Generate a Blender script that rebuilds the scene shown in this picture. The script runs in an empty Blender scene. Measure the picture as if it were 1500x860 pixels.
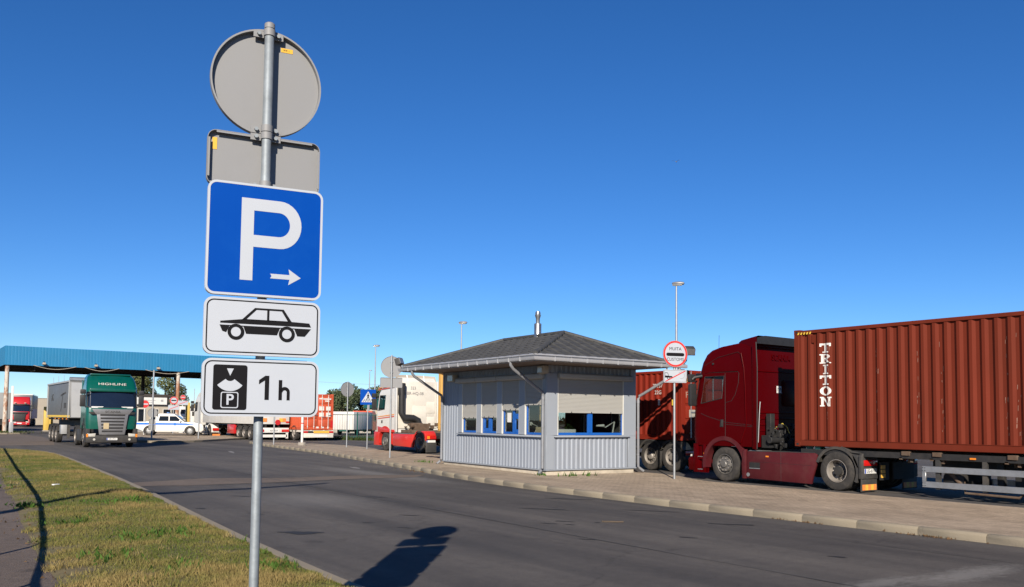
import bpy, bmesh, math, random
import numpy as np
from mathutils import Vector, Matrix
random.seed(7); R = math.radians; PI = math.pi
sc = bpy.context.scene; COL = sc.collection

# ------------------------------------------------------------------ camera
cam = bpy.data.cameras.new('camera'); camo = bpy.data.objects.new('camera', cam); COL.objects.link(camo)
HEAD, PITCH, ROLL = R(35.70), R(3.491), R(0.644)
f0 = Vector((math.sin(HEAD)*math.cos(PITCH), math.cos(HEAD)*math.cos(PITCH), math.sin(PITCH)))
r0 = Vector((math.cos(HEAD), -math.sin(HEAD), 0)); u0 = r0.cross(f0)
rr = r0*math.cos(ROLL) + u0*math.sin(ROLL); uu = u0*math.cos(ROLL) - r0*math.sin(ROLL)
camo.matrix_world = Matrix(((rr.x, uu.x, -f0.x, 0), (rr.y, uu.y, -f0.y, 0), (rr.z, uu.z, -f0.z, 1.7), (0, 0, 0, 1)))
cam.sensor_width = 36; cam.lens = 1265.9/1500*36; cam.shift_y = 107.8/1500; cam.clip_end = 6000; cam.clip_start = 0.1
sc.camera = camo

# ------------------------------------------------------------------ sky, sun, exposure
SUN_AZ, SUN_EL = R(219.2), R(26.4)
w = bpy.data.worlds.new('World'); sc.world = w; w.use_nodes = True
nt = w.node_tree; bg = nt.nodes['Background']
sky = nt.nodes.new('ShaderNodeTexSky'); sky.sky_type = 'NISHITA'; sky.sun_disc = False
sky.sun_elevation = SUN_EL; sky.sun_rotation = SUN_AZ; sky.air_density = 1.0; sky.dust_density = 0.0; sky.ozone_density = 6.0; sky.altitude = 2000
hs_ = nt.nodes.new('ShaderNodeHueSaturation'); hs_.inputs['Saturation'].default_value = 1.17; hs_.inputs['Hue'].default_value = .506; nt.links.new(sky.outputs[0], hs_.inputs['Color'])
nt.links.new(hs_.outputs[0], bg.inputs[0]); bg.inputs[1].default_value = 0.068
sun = bpy.data.lights.new('sun', 'SUN'); sun.energy = 5.0; sun.angle = R(0.53); sun.color = (1.0, 0.90, 0.76)
suno = bpy.data.objects.new('sun', sun); COL.objects.link(suno)
sd = Vector((math.sin(SUN_AZ)*math.cos(SUN_EL), math.cos(SUN_AZ)*math.cos(SUN_EL), math.sin(SUN_EL)))
suno.rotation_euler = (-sd).to_track_quat('-Z', 'Y').to_euler(); suno.location = sd*60
sc.view_settings.view_transform = 'Standard'; sc.view_settings.look = 'None'; sc.view_settings.exposure = 0.85
sc.cycles.max_bounces = 6; sc.cycles.transparent_max_bounces = 12

# ------------------------------------------------------------------ materials
ALB = .70      # base colours below are written relative to a bright white; this brings them to real albedo
def sc3(c): return tuple(ALB*x for x in c)
def M(name, col, rough=.6, metal=0., var=.12, scale=4., bump=0., bscale=60., stretch=(1, 1, 1), spec=.5, coat=0., dirt=None, dscale=1.2, damt=.5, dpos=(.48, .72), world=False):
    col = sc3(col); dirt = sc3(dirt) if dirt else None
    m = bpy.data.materials.new(name); m.use_nodes = True; t = m.node_tree; N = t.nodes; L = t.links
    b = N['Principled BSDF']; b.inputs['Roughness'].default_value = rough; b.inputs['Metallic'].default_value = metal
    b.inputs['Specular IOR Level'].default_value = spec; b.inputs['Coat Weight'].default_value = coat; b.inputs['Coat Roughness'].default_value = .06
    tc = N.new('ShaderNodeTexCoord'); mp = N.new('ShaderNodeMapping'); mp.inputs['Scale'].default_value = stretch
    L.new(N.new('ShaderNodeNewGeometry').outputs['Position'] if world else tc.outputs['Object'], mp.inputs[0])
    n1 = N.new('ShaderNodeTexNoise'); n1.inputs['Scale'].default_value = scale; n1.inputs['Detail'].default_value = 6; n1.inputs['Roughness'].default_value = .65
    L.new(mp.outputs[0], n1.inputs['Vector'])
    rp = N.new('ShaderNodeValToRGB'); rp.color_ramp.elements[0].position = .3; rp.color_ramp.elements[1].position = .7
    rp.color_ramp.elements[0].color = (*[c*(1-var) for c in col], 1); rp.color_ramp.elements[1].color = (*[min(1, c*(1+var)) for c in col], 1)
    L.new(n1.outputs['Fac'], rp.inputs[0]); out = rp.outputs[0]
    if dirt:
        n2 = N.new('ShaderNodeTexNoise'); n2.inputs['Scale'].default_value = dscale; n2.inputs['Detail'].default_value = 8; n2.inputs['Roughness'].default_value = .7
        L.new(mp.outputs[0], n2.inputs['Vector'])
        r2 = N.new('ShaderNodeValToRGB'); r2.color_ramp.elements[0].position, r2.color_ramp.elements[1].position = dpos
        r2.color_ramp.elements[0].color = (0, 0, 0, 1); r2.color_ramp.elements[1].color = (damt, damt, damt, 1)
        L.new(n2.outputs['Fac'], r2.inputs[0])
        mx = N.new('ShaderNodeMixRGB'); L.new(r2.outputs[0], mx.inputs[0]); L.new(out, mx.inputs[1]); mx.inputs[2].default_value = (*dirt, 1); out = mx.outputs[0]
    L.new(out, b.inputs['Base Color'])
    if bump:
        n3 = N.new('ShaderNodeTexNoise'); n3.inputs['Scale'].default_value = bscale; n3.inputs['Detail'].default_value = 4
        L.new(mp.outputs[0], n3.inputs['Vector']); bp = N.new('ShaderNodeBump'); bp.inputs['Strength'].default_value = bump; bp.inputs['Distance'].default_value = .02
        L.new(n3.outputs['Fac'], bp.inputs['Height']); L.new(bp.outputs[0], b.inputs['Normal'])
    return m

def glass_mat(name, tint=(.75, .82, .82), refl=.0):
    m = bpy.data.materials.new(name); m.use_nodes = True; t = m.node_tree; N = t.nodes; L = t.links; N.clear()
    o = N.new('ShaderNodeOutputMaterial'); a = N.new('ShaderNodeBsdfTransparent'); a.inputs[0].default_value = (*tint, 1)
    g = N.new('ShaderNodeBsdfGlossy'); g.inputs['Roughness'].default_value = .02
    lw = N.new('ShaderNodeLayerWeight'); fr = N.new('ShaderNodeMath'); fr.operation = 'POWER'; fr.inputs[1].default_value = 4; L.new(lw.outputs['Facing'], fr.inputs[0]); mx = N.new('ShaderNodeMixShader')
    ad = N.new('ShaderNodeMath'); ad.operation = 'ADD'; ad.inputs[1].default_value = .045+refl; L.new(fr.outputs[0], ad.inputs[0])
    L.new(ad.outputs[0], mx.inputs[0]); L.new(a.outputs[0], mx.inputs[1]); L.new(g.outputs[0], mx.inputs[2]); L.new(mx.outputs[0], o.inputs[0])
    return m

def asphalt_mat(name, col, warm, speck=.62, streak=True, wear=None):
    col, warm = sc3(col), sc3(warm)
    m = bpy.data.materials.new(name); m.use_nodes = True; t = m.node_tree; N = t.nodes; L = t.links
    b = N['Principled BSDF']; b.inputs['Roughness'].default_value = .88; b.inputs['Specular IOR Level'].default_value = .3
    tc = N.new('ShaderNodeTexCoord')
    def noise(scale, detail=4, stretch=None, rgh=.6):
        n = N.new('ShaderNodeTexNoise'); n.inputs['Scale'].default_value = scale; n.inputs['Detail'].default_value = detail; n.inputs['Roughness'].default_value = rgh
        if stretch:
            mp = N.new('ShaderNodeMapping'); mp.inputs['Scale'].default_value = stretch; L.new(tc.outputs['Object'], mp.inputs[0]); L.new(mp.outputs[0], n.inputs['Vector'])
        else: L.new(tc.outputs['Object'], n.inputs['Vector'])
        return n
    def ramp(n, p0, c0, p1, c1):
        r = N.new('ShaderNodeValToRGB'); e = r.color_ramp.elements; e[0].position = p0; e[1].position = p1; e[0].color = (*c0, 1); e[1].color = (*c1, 1)
        L.new(n.outputs['Fac'], r.inputs[0]); return r
    def mix(kind, fac, a, c):
        x = N.new('ShaderNodeMixRGB'); x.blend_type = kind
        if isinstance(fac, float): x.inputs[0].default_value = fac
        else: L.new(fac, x.inputs[0])
        L.new(a, x.inputs[1]); L.new(c, x.inputs[2]); return x.outputs[0]
    base = ramp(noise(.35, 6), .3, tuple(c*.82 for c in col), .7, warm).outputs[0]
    if streak:
        base = mix('MULTIPLY', .9, base, ramp(noise(1, 5, (.9, .05, 1)), .38, (.62, .62, .64), .62, (1.12, 1.1, 1.08)).outputs[0])
    base = mix('MULTIPLY', speck, base, ramp(noise(55, 5, None, .85), .36, (.30, .30, .31), .66, (1.8, 1.76, 1.68)).outputs[0])
    base = mix('MULTIPLY', .8, base, ramp(noise(7, 8, None, .75), .3, (.72, .72, .74), .72, (1.2, 1.18, 1.15)).outputs[0])
    spots = N.new('ShaderNodeTexVoronoi'); spots.inputs['Scale'].default_value = .55; L.new(tc.outputs['Object'], spots.inputs['Vector'])
    rs = N.new('ShaderNodeValToRGB'); rs.color_ramp.elements[0].position = .05; rs.color_ramp.elements[0].color = (.5, .5, .52, 1); rs.color_ramp.elements[1].position = .13; rs.color_ramp.elements[1].color = (1, 1, 1, 1)
    wob = noise(9, 3); ad = N.new('ShaderNodeMath'); ad.operation = 'MULTIPLY_ADD'; ad.inputs[1].default_value = .25; ad.inputs[2].default_value = -.1
    L.new(wob.outputs['Fac'], ad.inputs[0]); sm = N.new('ShaderNodeMath'); L.new(spots.outputs['Distance'], sm.inputs[0]); L.new(ad.outputs[0], sm.inputs[1]); L.new(sm.outputs[0], rs.inputs[0])
    base = mix('MULTIPLY', .7, base, rs.outputs[0])
    vc = N.new('ShaderNodeTexVoronoi'); vc.feature = 'DISTANCE_TO_EDGE'; vc.inputs['Scale'].default_value = .22
    dis = noise(1.6, 6); mv = N.new('ShaderNodeMixRGB'); mv.blend_type = 'LINEAR_LIGHT'; mv.inputs[0].default_value = .5; L.new(tc.outputs['Object'], mv.inputs[1]); L.new(dis.outputs['Color'], mv.inputs[2]); L.new(mv.outputs[0], vc.inputs['Vector'])
    rc = N.new('ShaderNodeValToRGB'); rc.color_ramp.elements[0].position = .0; rc.color_ramp.elements[0].color = (.45, .45, .46, 1); rc.color_ramp.elements[1].position = .006; rc.color_ramp.elements[1].color = (1, 1, 1, 1)
    L.new(vc.outputs['Distance'], rc.inputs[0]); base = mix('MULTIPLY', .55, base, rc.outputs[0])
    for (wx, wy, sx_, sy_, amt) in (wear or []):
        mp = N.new('ShaderNodeMapping'); mp.vector_type = 'POINT'; mp.inputs['Location'].default_value = (-wx/sx_, -wy/sy_, 0); mp.inputs['Scale'].default_value = (1/sx_, 1/sy_, 0)
        L.new(tc.outputs['Object'], mp.inputs[0]); ln = N.new('ShaderNodeVectorMath'); ln.operation = 'LENGTH'; L.new(mp.outputs[0], ln.inputs[0])
        nz = noise(5, 8, (1, 2.2, 1), .8); a1 = N.new('ShaderNodeMath'); a1.operation = 'MULTIPLY_ADD'; L.new(nz.outputs['Fac'], a1.inputs[0]); a1.inputs[1].default_value = -2.6; L.new(ln.outputs['Value'], a1.inputs[2])
        mr = N.new('ShaderNodeMapRange'); L.new(a1.outputs[0], mr.inputs[0]); mr.inputs[1].default_value = -.25; mr.inputs[2].default_value = -1.0; mr.inputs[3].default_value = 0; mr.inputs[4].default_value = abs(amt)
        c_ = N.new('ShaderNodeRGB'); c_.outputs[0].default_value = (.23, .222, .212, 1) if amt > 0 else (.038, .037, .038, 1)
        base = mix('MIX', mr.outputs[0], base, c_.outputs[0])
    L.new(base, b.inputs['Base Color'])
    bp = N.new('ShaderNodeBump'); bp.inputs['Strength'].default_value = .55; bp.inputs['Distance'].default_value = .012
    L.new(noise(140, 3, None, .8).outputs['Fac'], bp.inputs['Height']); L.new(bp.outputs[0], b.inputs['Normal'])
    return m

def paving_mat(name):
    m = bpy.data.materials.new(name); m.use_nodes = True; t = m.node_tree; N = t.nodes; L = t.links
    b = N['Principled BSDF']; b.inputs['Roughness'].default_value = .9; b.inputs['Specular IOR Level'].default_value = .2
    tc = N.new('ShaderNodeTexCoord'); br = N.new('ShaderNodeTexBrick'); br.inputs['Scale'].default_value = 1
    br.inputs['Brick Width'].default_value = .2; br.inputs['Row Height'].default_value = .1; br.inputs['Mortar Size'].default_value = .006
    br.inputs['Color1'].default_value = (.37, .302, .228, 1); br.inputs['Color2'].default_value = (.31, .255, .192, 1); br.inputs['Mortar'].default_value = (.155, .126, .098, 1)
    L.new(tc.outputs['Object'], br.inputs['Vector'])
    n = N.new('ShaderNodeTexNoise'); n.inputs['Scale'].default_value = 1.1; n.inputs['Detail'].default_value = 9; n.inputs['Roughness'].default_value = .72
    mp = N.new('ShaderNodeMapping'); mp.inputs['Scale'].default_value = (1, .55, 1); L.new(tc.outputs['Object'], mp.inputs[0]); L.new(mp.outputs[0], n.inputs['Vector'])
    r = N.new('ShaderNodeValToRGB'); r.color_ramp.elements[0].position = .3; r.color_ramp.elements[0].color = (.62, .60, .58, 1); r.color_ramp.elements[1].position = .7; r.color_ramp.elements[1].color = (1.2, 1.18, 1.16, 1)
    L.new(n.outputs['Fac'], r.inputs[0]); x = N.new('ShaderNodeMixRGB'); x.blend_type = 'MULTIPLY'; x.inputs[0].default_value = 1; L.new(br.outputs[0], x.inputs[1]); L.new(r.outputs[0], x.inputs[2])
    n2 = N.new('ShaderNodeTexNoise'); n2.inputs['Scale'].default_value = 45; n2.inputs['Detail'].default_value = 4; L.new(tc.outputs['Object'], n2.inputs['Vector'])
    r2 = N.new('ShaderNodeValToRGB'); r2.color_ramp.elements[0].position = .3; r2.color_ramp.elements[0].color = (.6, .6, .6, 1); r2.color_ramp.elements[1].position = .7; r2.color_ramp.elements[1].color = (1.3, 1.3, 1.3, 1)
    L.new(n2.outputs['Fac'], r2.inputs[0]); x2 = N.new('ShaderNodeMixRGB'); x2.blend_type = 'MULTIPLY'; x2.inputs[0].default_value = .7; L.new(x.outputs[0], x2.inputs[1]); L.new(r2.outputs[0], x2.inputs[2])
    L.new(x2.outputs[0], b.inputs['Base Color'])
    bp = N.new('ShaderNodeBump'); bp.inputs['Strength'].default_value = .6; bp.inputs['Distance'].default_value = .01; L.new(n2.outputs['Fac'], bp.inputs['Height']); L.new(bp.outputs[0], b.inputs['Normal'])
    return m

def attr_mat(name, rough=.8, trans=.25):
    m = bpy.data.materials.new(name); m.use_nodes = True; t = m.node_tree; N = t.nodes; L = t.links
    b = N['Principled BSDF']; b.inputs['Roughness'].default_value = rough; b.inputs['Specular IOR Level'].default_value = .25
    a = N.new('ShaderNodeAttribute'); a.attribute_name = 'tint'; L.new(a.outputs['Color'], b.inputs['Base Color'])
    tr = N.new('ShaderNodeBsdfTranslucent'); L.new(a.outputs['Color'], tr.inputs[0]); mx = N.new('ShaderNodeMixShader'); mx.inputs[0].default_value = trans
    L.new(b.outputs[0], mx.inputs[1]); L.new(tr.outputs[0], mx.inputs[2]); L.new(mx.outputs[0], N['Material Output'].inputs[0])
    return m

galv = M('galvanised_steel', (.26, .295, .325), .6, .35, .22, 9, .08, 40)
post_grey = M('grey_post_steel', (.40, .42, .44), .5, .6, .12, 7)
sign_back = M('sign_back_grey', (.235, .24, .25), .6, 0, .05, 3, dirt=(.2, .2, .2), dscale=3, damt=.3)
sign_white = M('sign_white', (.44, .475, .535), .5, 0, .03, 3, dirt=(.42, .46, .48), dscale=6, damt=.3)
sign_blue = M('sign_blue', (.001, .060, .36), .45, 0, .04, 2, spec=.04, dirt=(.008, .09, .38), dscale=8, damt=.2)
sign_red = M('sign_red', (.62, .03, .025), .4, 0, .05)
ink = M('sign_black_ink', (.010, .010, .012), .8, 0, .1, spec=.08)
sticker_yellow = M('sticker_yellow', (.75, .42, .03), .5, 0, .06)
rubber = M('tyre_rubber', (.030, .027, .025), .85, 0, .25, 8, .3, 50, dirt=(.10, .085, .07), dscale=4, damt=.6)
rim_grey = M('rim_dusty_steel', (.34, .31, .28), .55, .35, .18, 8, dirt=(.2, .16, .12), dscale=6, damt=.6)
rim_dark = M('rim_dark_grey', (.20, .19, .18), .5, .5, .2, 8, dirt=(.12, .1, .08), dscale=6, damt=.6)  # darker grey for the steer-type rims
black = M('black_plastic', (.018, .018, .019), .55, 0, .2, 6)
black_dirty = M('dusty_black_steel', (.022, .021, .021), .75, 0, .3, 5, dirt=(.075, .062, .05), dscale=2, damt=.6)
fender_grey = M('dusty_fender_plastic', (.036, .035, .034), .65, 0, .2, 5, dirt=(.11, .094, .075), dscale=2.2, damt=.7)
chassis = M('chassis_black', (.012, .012, .013), .7, 0, .3, 4, dirt=(.05, .042, .035), dscale=2, damt=.5)
alu = M('dull_aluminium', (.50, .51, .52), .42, .75, .12, 5, dirt=(.3, .29, .27), dscale=3, damt=.5)
burg = M('burgundy_paint', (.066, .0006, .0016), .3, 0, .06, 2, coat=0., spec=.05, dirt=(.066, .002, .004), dscale=1.5, damt=.4)
burg_dusty = M('dusty_burgundy_paint', (.080, .0085, .0125), .55, 0, .12, 3, spec=.25, dirt=(.11, .045, .040), dscale=1.6, damt=.45)
brown_box = M('brown_container_paint', (.150, .0255, .0130), .7, 0, .1, 2.2, stretch=(1, 1, .25), dirt=(.120, .026, .014), dscale=1.6, damt=.5, spec=.08)
brown_scuff = M('container_scuff', (.40, .24, .18), .7, 0, .3, 12)
red_box = M('red_container_paint', (.205, .020, .0095), .6, 0, .12, 2.2, stretch=(1, 1, .25), dirt=(.15, .035, .022), dscale=1.5, damt=.5, spec=.1)
orange_box = M('orange_container_paint', (.54, .085, .030), .5, 0, .1, 2, stretch=(1, 1, .3), dirt=(.42, .075, .03), dscale=1.5, damt=.6)
yellow_box = M('ochre_container_paint', (.62, .36, .09), .55, 0, .12, 2, stretch=(1, 1, .3), dirt=(.40, .22, .06), dscale=1.4, damt=.6)
box_white = M('container_stencil_white', (.72, .70, .66), .6, 0, .08, 20, dirt=(.35, .2, .16), dscale=9, damt=.45)
label_yellow = M('label_yellow', (.78, .52, .06), .5, 0, .1)
amber = M('amber_lens', (.85, .26, .02), .25, 0, .1, 20, coat=.6)
lens_red = M('red_lens', (.55, .012, .010), .22, 0, .1, 20, coat=.7)
lens_white = M('clear_lens', (.55, .53, .47), .15, 0, .08, 20, coat=.8)
marker_or = M('reflective_marker_orange', (.80, .26, .06), .45, 0, .2, 15)
marker_ye = M('reflective_marker_yellow', (.76, .44, .06), .45, 0, .2, 15)
plate_white = M('plate_white', (.74, .74, .72), .45, 0, .06, dirt=(.45, .43, .4), dscale=9, damt=.3)
eu_blue = M('plate_blue_band', (.01, .06, .42), .4, 0, .04)
green_p = M('green_paint', (.0, .086, .062), .3, 0, .08, 2, coat=.5, dirt=(.02, .09, .065), dscale=1.5, damt=.4)
red_p = M('bright_red_paint', (.50, .018, .020), .3, 0, .08, 2, coat=.5)
orange_p = M('orange_red_paint', (.74, .085, .028), .35, 0, .08, 2, coat=.4)
red_low = M('white_truck_red_paint', (.62, .030, .022), .35, 0, .1, 2, coat=.3, dirt=(.4, .06, .04), dscale=2, damt=.4)
white_p = M('white_paint', (.74, .73, .70), .32, 0, .05, 2, coat=.4, dirt=(.60, .57, .52), dscale=1.2, damt=.45)
cream_p = M('cream_white_paint', (.72, .68, .60), .4, 0, .06, 2, dirt=(.52, .47, .38), dscale=1.4, damt=.5)
tarp_white = M('white_tarpaulin', (.66, .65, .62), .6, 0, .07, 1.5, dirt=(.48, .46, .42), dscale=1.1, damt=.6, stretch=(1, 1, .35))
grille_grey = M('grille_grey', (.23, .23, .24), .4, .3, .1, 5)
tipper_grey = M('tipper_grey', (.155, .158, .162), .5, .2, .1, 2, dirt=(.15, .15, .15), dscale=1.2, damt=.5, stretch=(1, 1, .3))
tipper_light = M('tipper_light_grey', (.42, .43, .44), .5, .2, .1, 2, dirt=(.35, .35, .34), dscale=2, damt=.5)
clad = M('grey_cladding', (.310, .345, .405), .5, .1, .06, 1.5, dirt=(.265, .28, .32), dscale=1.3, damt=.5, stretch=(1, 1, .3))
flash = M('grey_flashing', (.325, .36, .415), .5, .1, .05, 2, dirt=(.29, .305, .345), dscale=2, damt=.4)
pipe_m = M('grey_downpipe', (.25, .26, .285), .5, .2, .08, 3, dirt=(.16, .16, .16), dscale=2.5, damt=.5)
gutter_m = M('pale_gutter', (.43, .44, .47), .45, .2, .06, 3, dirt=(.38, .38, .38), dscale=2.5, damt=.5)
soffit_m = M('brown_soffit_board', (.19, .14, .11), .75, 0, .15, 3, stretch=(6, 1, 1))
roof_m = M('charcoal_roof_tile', (.049, .0495, .050), .72, 0, .18, 3, .25, 50, dirt=(.08, .08, .075), dscale=3, damt=.5)
shutter_m = M('beige_shutter', (.40, .395, .375), .55, 0, .05, 3, dirt=(.34, .33, .305), dscale=3, damt=.4)
blue_frame = M('blue_window_frame', (.010, .105, .44), .4, 0, .06, 3)
plinth_m = M('pale_concrete_plinth', (.52, .46, .37), .9, 0, .15, 2.5, .3, 40, dirt=(.33, .28, .22), dscale=3, damt=.7)
white_win = M('white_window_lining', (.66, .65, .60), .5, 0, .04)
wood = M('varnished_wood', (.42, .26, .11), .5, 0, .2, 3, stretch=(8, 8, .6))
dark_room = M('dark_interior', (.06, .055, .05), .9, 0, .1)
beige_box = M('beige_cardboard', (.50, .40, .24), .8, 0, .1)
leaf_g = M('house_plant_green', (.035, .10, .02), .6, 0, .3, 20)
steel_pipe = M('shiny_flue_steel', (.46, .46, .46), .34, .9, .1, 6)
canopy_blue = M('canopy_blue_sheet', (.013, .195, .40), .5, .0, .07, .8, dirt=(.018, .16, .32), dscale=.7, damt=.5, stretch=(1, 1, .4))
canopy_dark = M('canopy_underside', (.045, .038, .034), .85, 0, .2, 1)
rusty = M('rusty_white_post', (.55, .50, .43), .7, 0, .12, 3, dirt=(.30, .115, .045), dscale=2.2, damt=.95, stretch=(1, 1, .45), dpos=(.44, .56))
yellow_p = M('yellow_paint', (.70, .47, .10), .55, 0, .08, 2, dirt=(.5, .36, .12), dscale=2, damt=.4)
beige_wall = M('beige_wall', (.42, .37, .30), .85, 0, .08, 1)
concrete = M('concrete', (.36, .33, .29), .9, 0, .14, 3, .3, 40, dirt=(.24, .21, .17), dscale=2, damt=.6)
kerb_m = M('kerb_concrete', (.265, .225, .165), .9, 0, .08, 2, .35, 45, dirt=(.22, .195, .14), dscale=1.3, damt=.45, world=True)
fence_green = M('green_fence_paint', (.012, .105, .085), .5, 0, .15, 4)
fence_wall = M('grey_fence_panel', (.36, .34, .30), .9, 0, .12, 1.5)
bark = M('bark', (.09, .065, .045), .95, 0, .3, 6, .5, 30)
stripe_blue = M('stripe_blue', (.012, .16, .70), .35, 0, .05)
stripe_red = M('stripe_red', (.60, .10, .06), .4, 0, .05); stripe_or = M('stripe_orange', (.75, .32, .10), .4, 0, .05)
litter_m = M('white_litter', (.80, .80, .78), .6, 0, .05)
hose_m = M('yellow_hose', (.65, .50, .08), .5, 0, .1)
green_metal = M('green_bracket', (.03, .16, .13), .5, 0, .2, 8)
blue_metal = M('blue_metal', (.02, .14, .42), .5, 0, .15, 6)
road_paint = M('worn_white_paint', (.30, .29, .28), .85, 0, .3, 14, dirt=(.125, .118, .114), dscale=7, damt=.98, dpos=(.40, .60))
glass = glass_mat('window_glass', (.80, .84, .84), .03)
cab_glass = glass_mat('cab_glass', (.55, .60, .60), -.01)
car_window = M('car_window_glass', (.012, .014, .016), .06, 0, .15, 3, spec=.3)
dark_glass = M('dark_windscreen_glass', (.010, .014, .022), .06, 0, .15, 3, spec=.9)
asphalt = asphalt_mat('asphalt', (.108, .102, .100), (.130, .121, .114), wear=[(10.1, 5.05, 1.4, .30, .45), (8.7, 5.3, .8, .2, .4), (12.2, 24.0, .7, 5.0, .35), (11.2, 14, .5, 9, -.35), (6.6, 12.5, .4, 7, -.25), (7.2, 17.0, 1.4, 2.2, .25)])
asphalt_warm = asphalt_mat('worn_reddish_asphalt', (.17, .135, .112), (.20, .163, .133), .4, False)
path_m = asphalt_mat('old_path_asphalt', (.155, .122, .103), (.19, .152, .128), .6, False)
tar = M('old_oil_stain', (.012, .012, .013), .8, 0, .3, 8)
paving = paving_mat('small_block_paving')
soil = M('dry_turf_soil', (.15, .118, .05), .95, 0, .35, 5, .6, 40, dirt=(.075, .085, .025), dscale=3, damt=.8)
field = M('far_field', (.10, .10, .055), .95, 0, .25, .05)
grass_m = attr_mat('grass_blade', .75, .3); leaf_m = attr_mat('tree_leaf', .75, .25)

# ------------------------------------------------------------------ mesh builder
class MB:
    def __init__(s): s.v = []; s.f = []
    def add(s, vs, fs):
        o = len(s.v); s.v += [tuple(p) for p in vs]; s.f += [tuple(i+o for i in q) for q in fs]; return s
    def box(s, x0, x1, y0, y1, z0, z1):
        v = [(x, y, z) for x in (x0, x1) for y in (y0, y1) for z in (z0, z1)]
        return s.add(v, [(0, 1, 3, 2), (4, 6, 7, 5), (0, 4, 5, 1), (2, 3, 7, 6), (0, 2, 6, 4), (1, 5, 7, 3)])
    def prism(s, poly, axis, a, b):
        def P(u, v, t): return {'x': (t, u, v), 'y': (u, t, v), 'z': (u, v, t)}[axis]
        n = len(poly); v = [P(u, w_, a) for u, w_ in poly]+[P(u, w_, b) for u, w_ in poly]
        return s.add(v, [tuple(range(n)), tuple(range(2*n-1, n-1, -1))]+[(i, (i+1) % n, n+(i+1) % n, n+i) for i in range(n)])
    def flat(s, poly, o, right, up, a=0., b=.003):
        o = Vector(o); r = Vector(right); u = Vector(up); nn = r.cross(u); n = len(poly)
        v = [o+r*p[0]+u*p[1]+nn*a for p in poly]+[o+r*p[0]+u*p[1]+nn*b for p in poly]
        return s.add(v, [tuple(range(n)), tuple(range(2*n-1, n-1, -1))]+[(i, (i+1) % n, n+(i+1) % n, n+i) for i in range(n)])
    def ringflat(s, outer, inner, o, right, up, a=0., b=.003):   # a flat frame between two outlines of equal count
        o = Vector(o); r = Vector(right); u = Vector(up); nn = r.cross(u); n = len(outer); v = []
        for t in (a, b):
            for pl in (outer, inner): v += [o+r*p[0]+u*p[1]+nn*t for p in pl]
        fs = []
        for i in range(n):
            j = (i+1) % n
            fs += [(i, j, n+j, n+i), (2*n+i, 3*n+i, 3*n+j, 2*n+j), (i, 2*n+i, 2*n+j, j), (n+i, n+j, 3*n+j, 3*n+i)]
        return s.add(v, fs)
    def tube(s, pts, r, n=8):
        pts = [Vector(p) for p in pts]; rs = r if isinstance(r, (list, tuple)) else [r]*len(pts); rows = []
        for i, p in enumerate(pts):
            d = (pts[min(i+1, len(pts)-1)]-pts[max(i-1, 0)]).normalized()
            a = d.cross(Vector((0, 0, 1)) if abs(d.z) < .9 else Vector((1, 0, 0))).normalized(); b = d.cross(a)
            rows.append([p+(a*math.cos(2*PI*k/n)+b*math.sin(2*PI*k/n))*rs[i] for k in range(n)])
        v = [q for row in rows for q in row]; m = len(rows)
        fs = [(i*n+k, i*n+(k+1) % n, (i+1)*n+(k+1) % n, (i+1)*n+k) for i in range(m-1) for k in range(n)]
        return s.add(v, fs+[tuple(range(n)), tuple(range(m*n-1, (m-1)*n-1, -1))])
    def lathe(s, prof, axis, c=(0, 0, 0), n=24, caps=True):
        def P(r, t, a):
            u, v = r*math.cos(a), r*math.sin(a)
            q = {'x': (t, u, v), 'y': (u, t, v), 'z': (u, v, t)}[axis]; return (q[0]+c[0], q[1]+c[1], q[2]+c[2])
        v = [P(r, t, 2*PI*k/n) for r, t in prof for k in range(n)]; m = len(prof)
        fs = [(i*n+k, i*n+(k+1) % n, (i+1)*n+(k+1) % n, (i+1)*n+k) for i in range(m-1) for k in range(n)]
        if caps: fs += [tuple(range(n)), tuple(range(m*n-1, (m-1)*n-1, -1))]
        return s.add(v, fs)
    def grid(s, rows, closed=False):
        n = len(rows[0]); v = [p for r in rows for p in r]; m = n if closed else n-1
        return s.add(v, [(i*n+k, i*n+(k+1) % n, (i+1)*n+(k+1) % n, (i+1)*n+k) for i in range(len(rows)-1) for k in range(m)])
    def sheet(s, o, u, v, nrm, L, H, prof):      # a folded sheet: prof = [(distance along u, depth along nrm)]
        o, u, v, nrm = map(Vector, (o, u, v, nrm)); L0 = [p for p in prof if p[0] <= L+1e-6]
        return s.grid([[o+u*a+nrm*d+v*h for a, d in L0] for h in (0, H)])
    def build(s, name, mat, parent=None, loc=None, rz=0, smooth=None, bevel=0, seg=2, recalc=True):
        me = bpy.data.meshes.new(name); me.from_pydata(s.v, [], s.f)
        if recalc or bevel:
            bm = bmesh.new(); bm.from_mesh(me)
            if recalc: bmesh.ops.recalc_face_normals(bm, faces=bm.faces)
            if bevel:
                es = [e for e in bm.edges if len(e.link_faces) == 2 and e.calc_face_angle(0) > R(35)]
                bmesh.ops.bevel(bm, geom=es, offset=bevel, segments=seg, affect='EDGES', profile=.5, clamp_overlap=True)
            bm.to_mesh(me); bm.free()
        me.materials.append(mat)
        if smooth or bevel:
            me.polygons.foreach_set('use_smooth', [True]*len(me.polygons)); me.set_sharp_from_angle(angle=R(smooth or 40))
        return link(name, me, parent, loc, rz)

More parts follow.
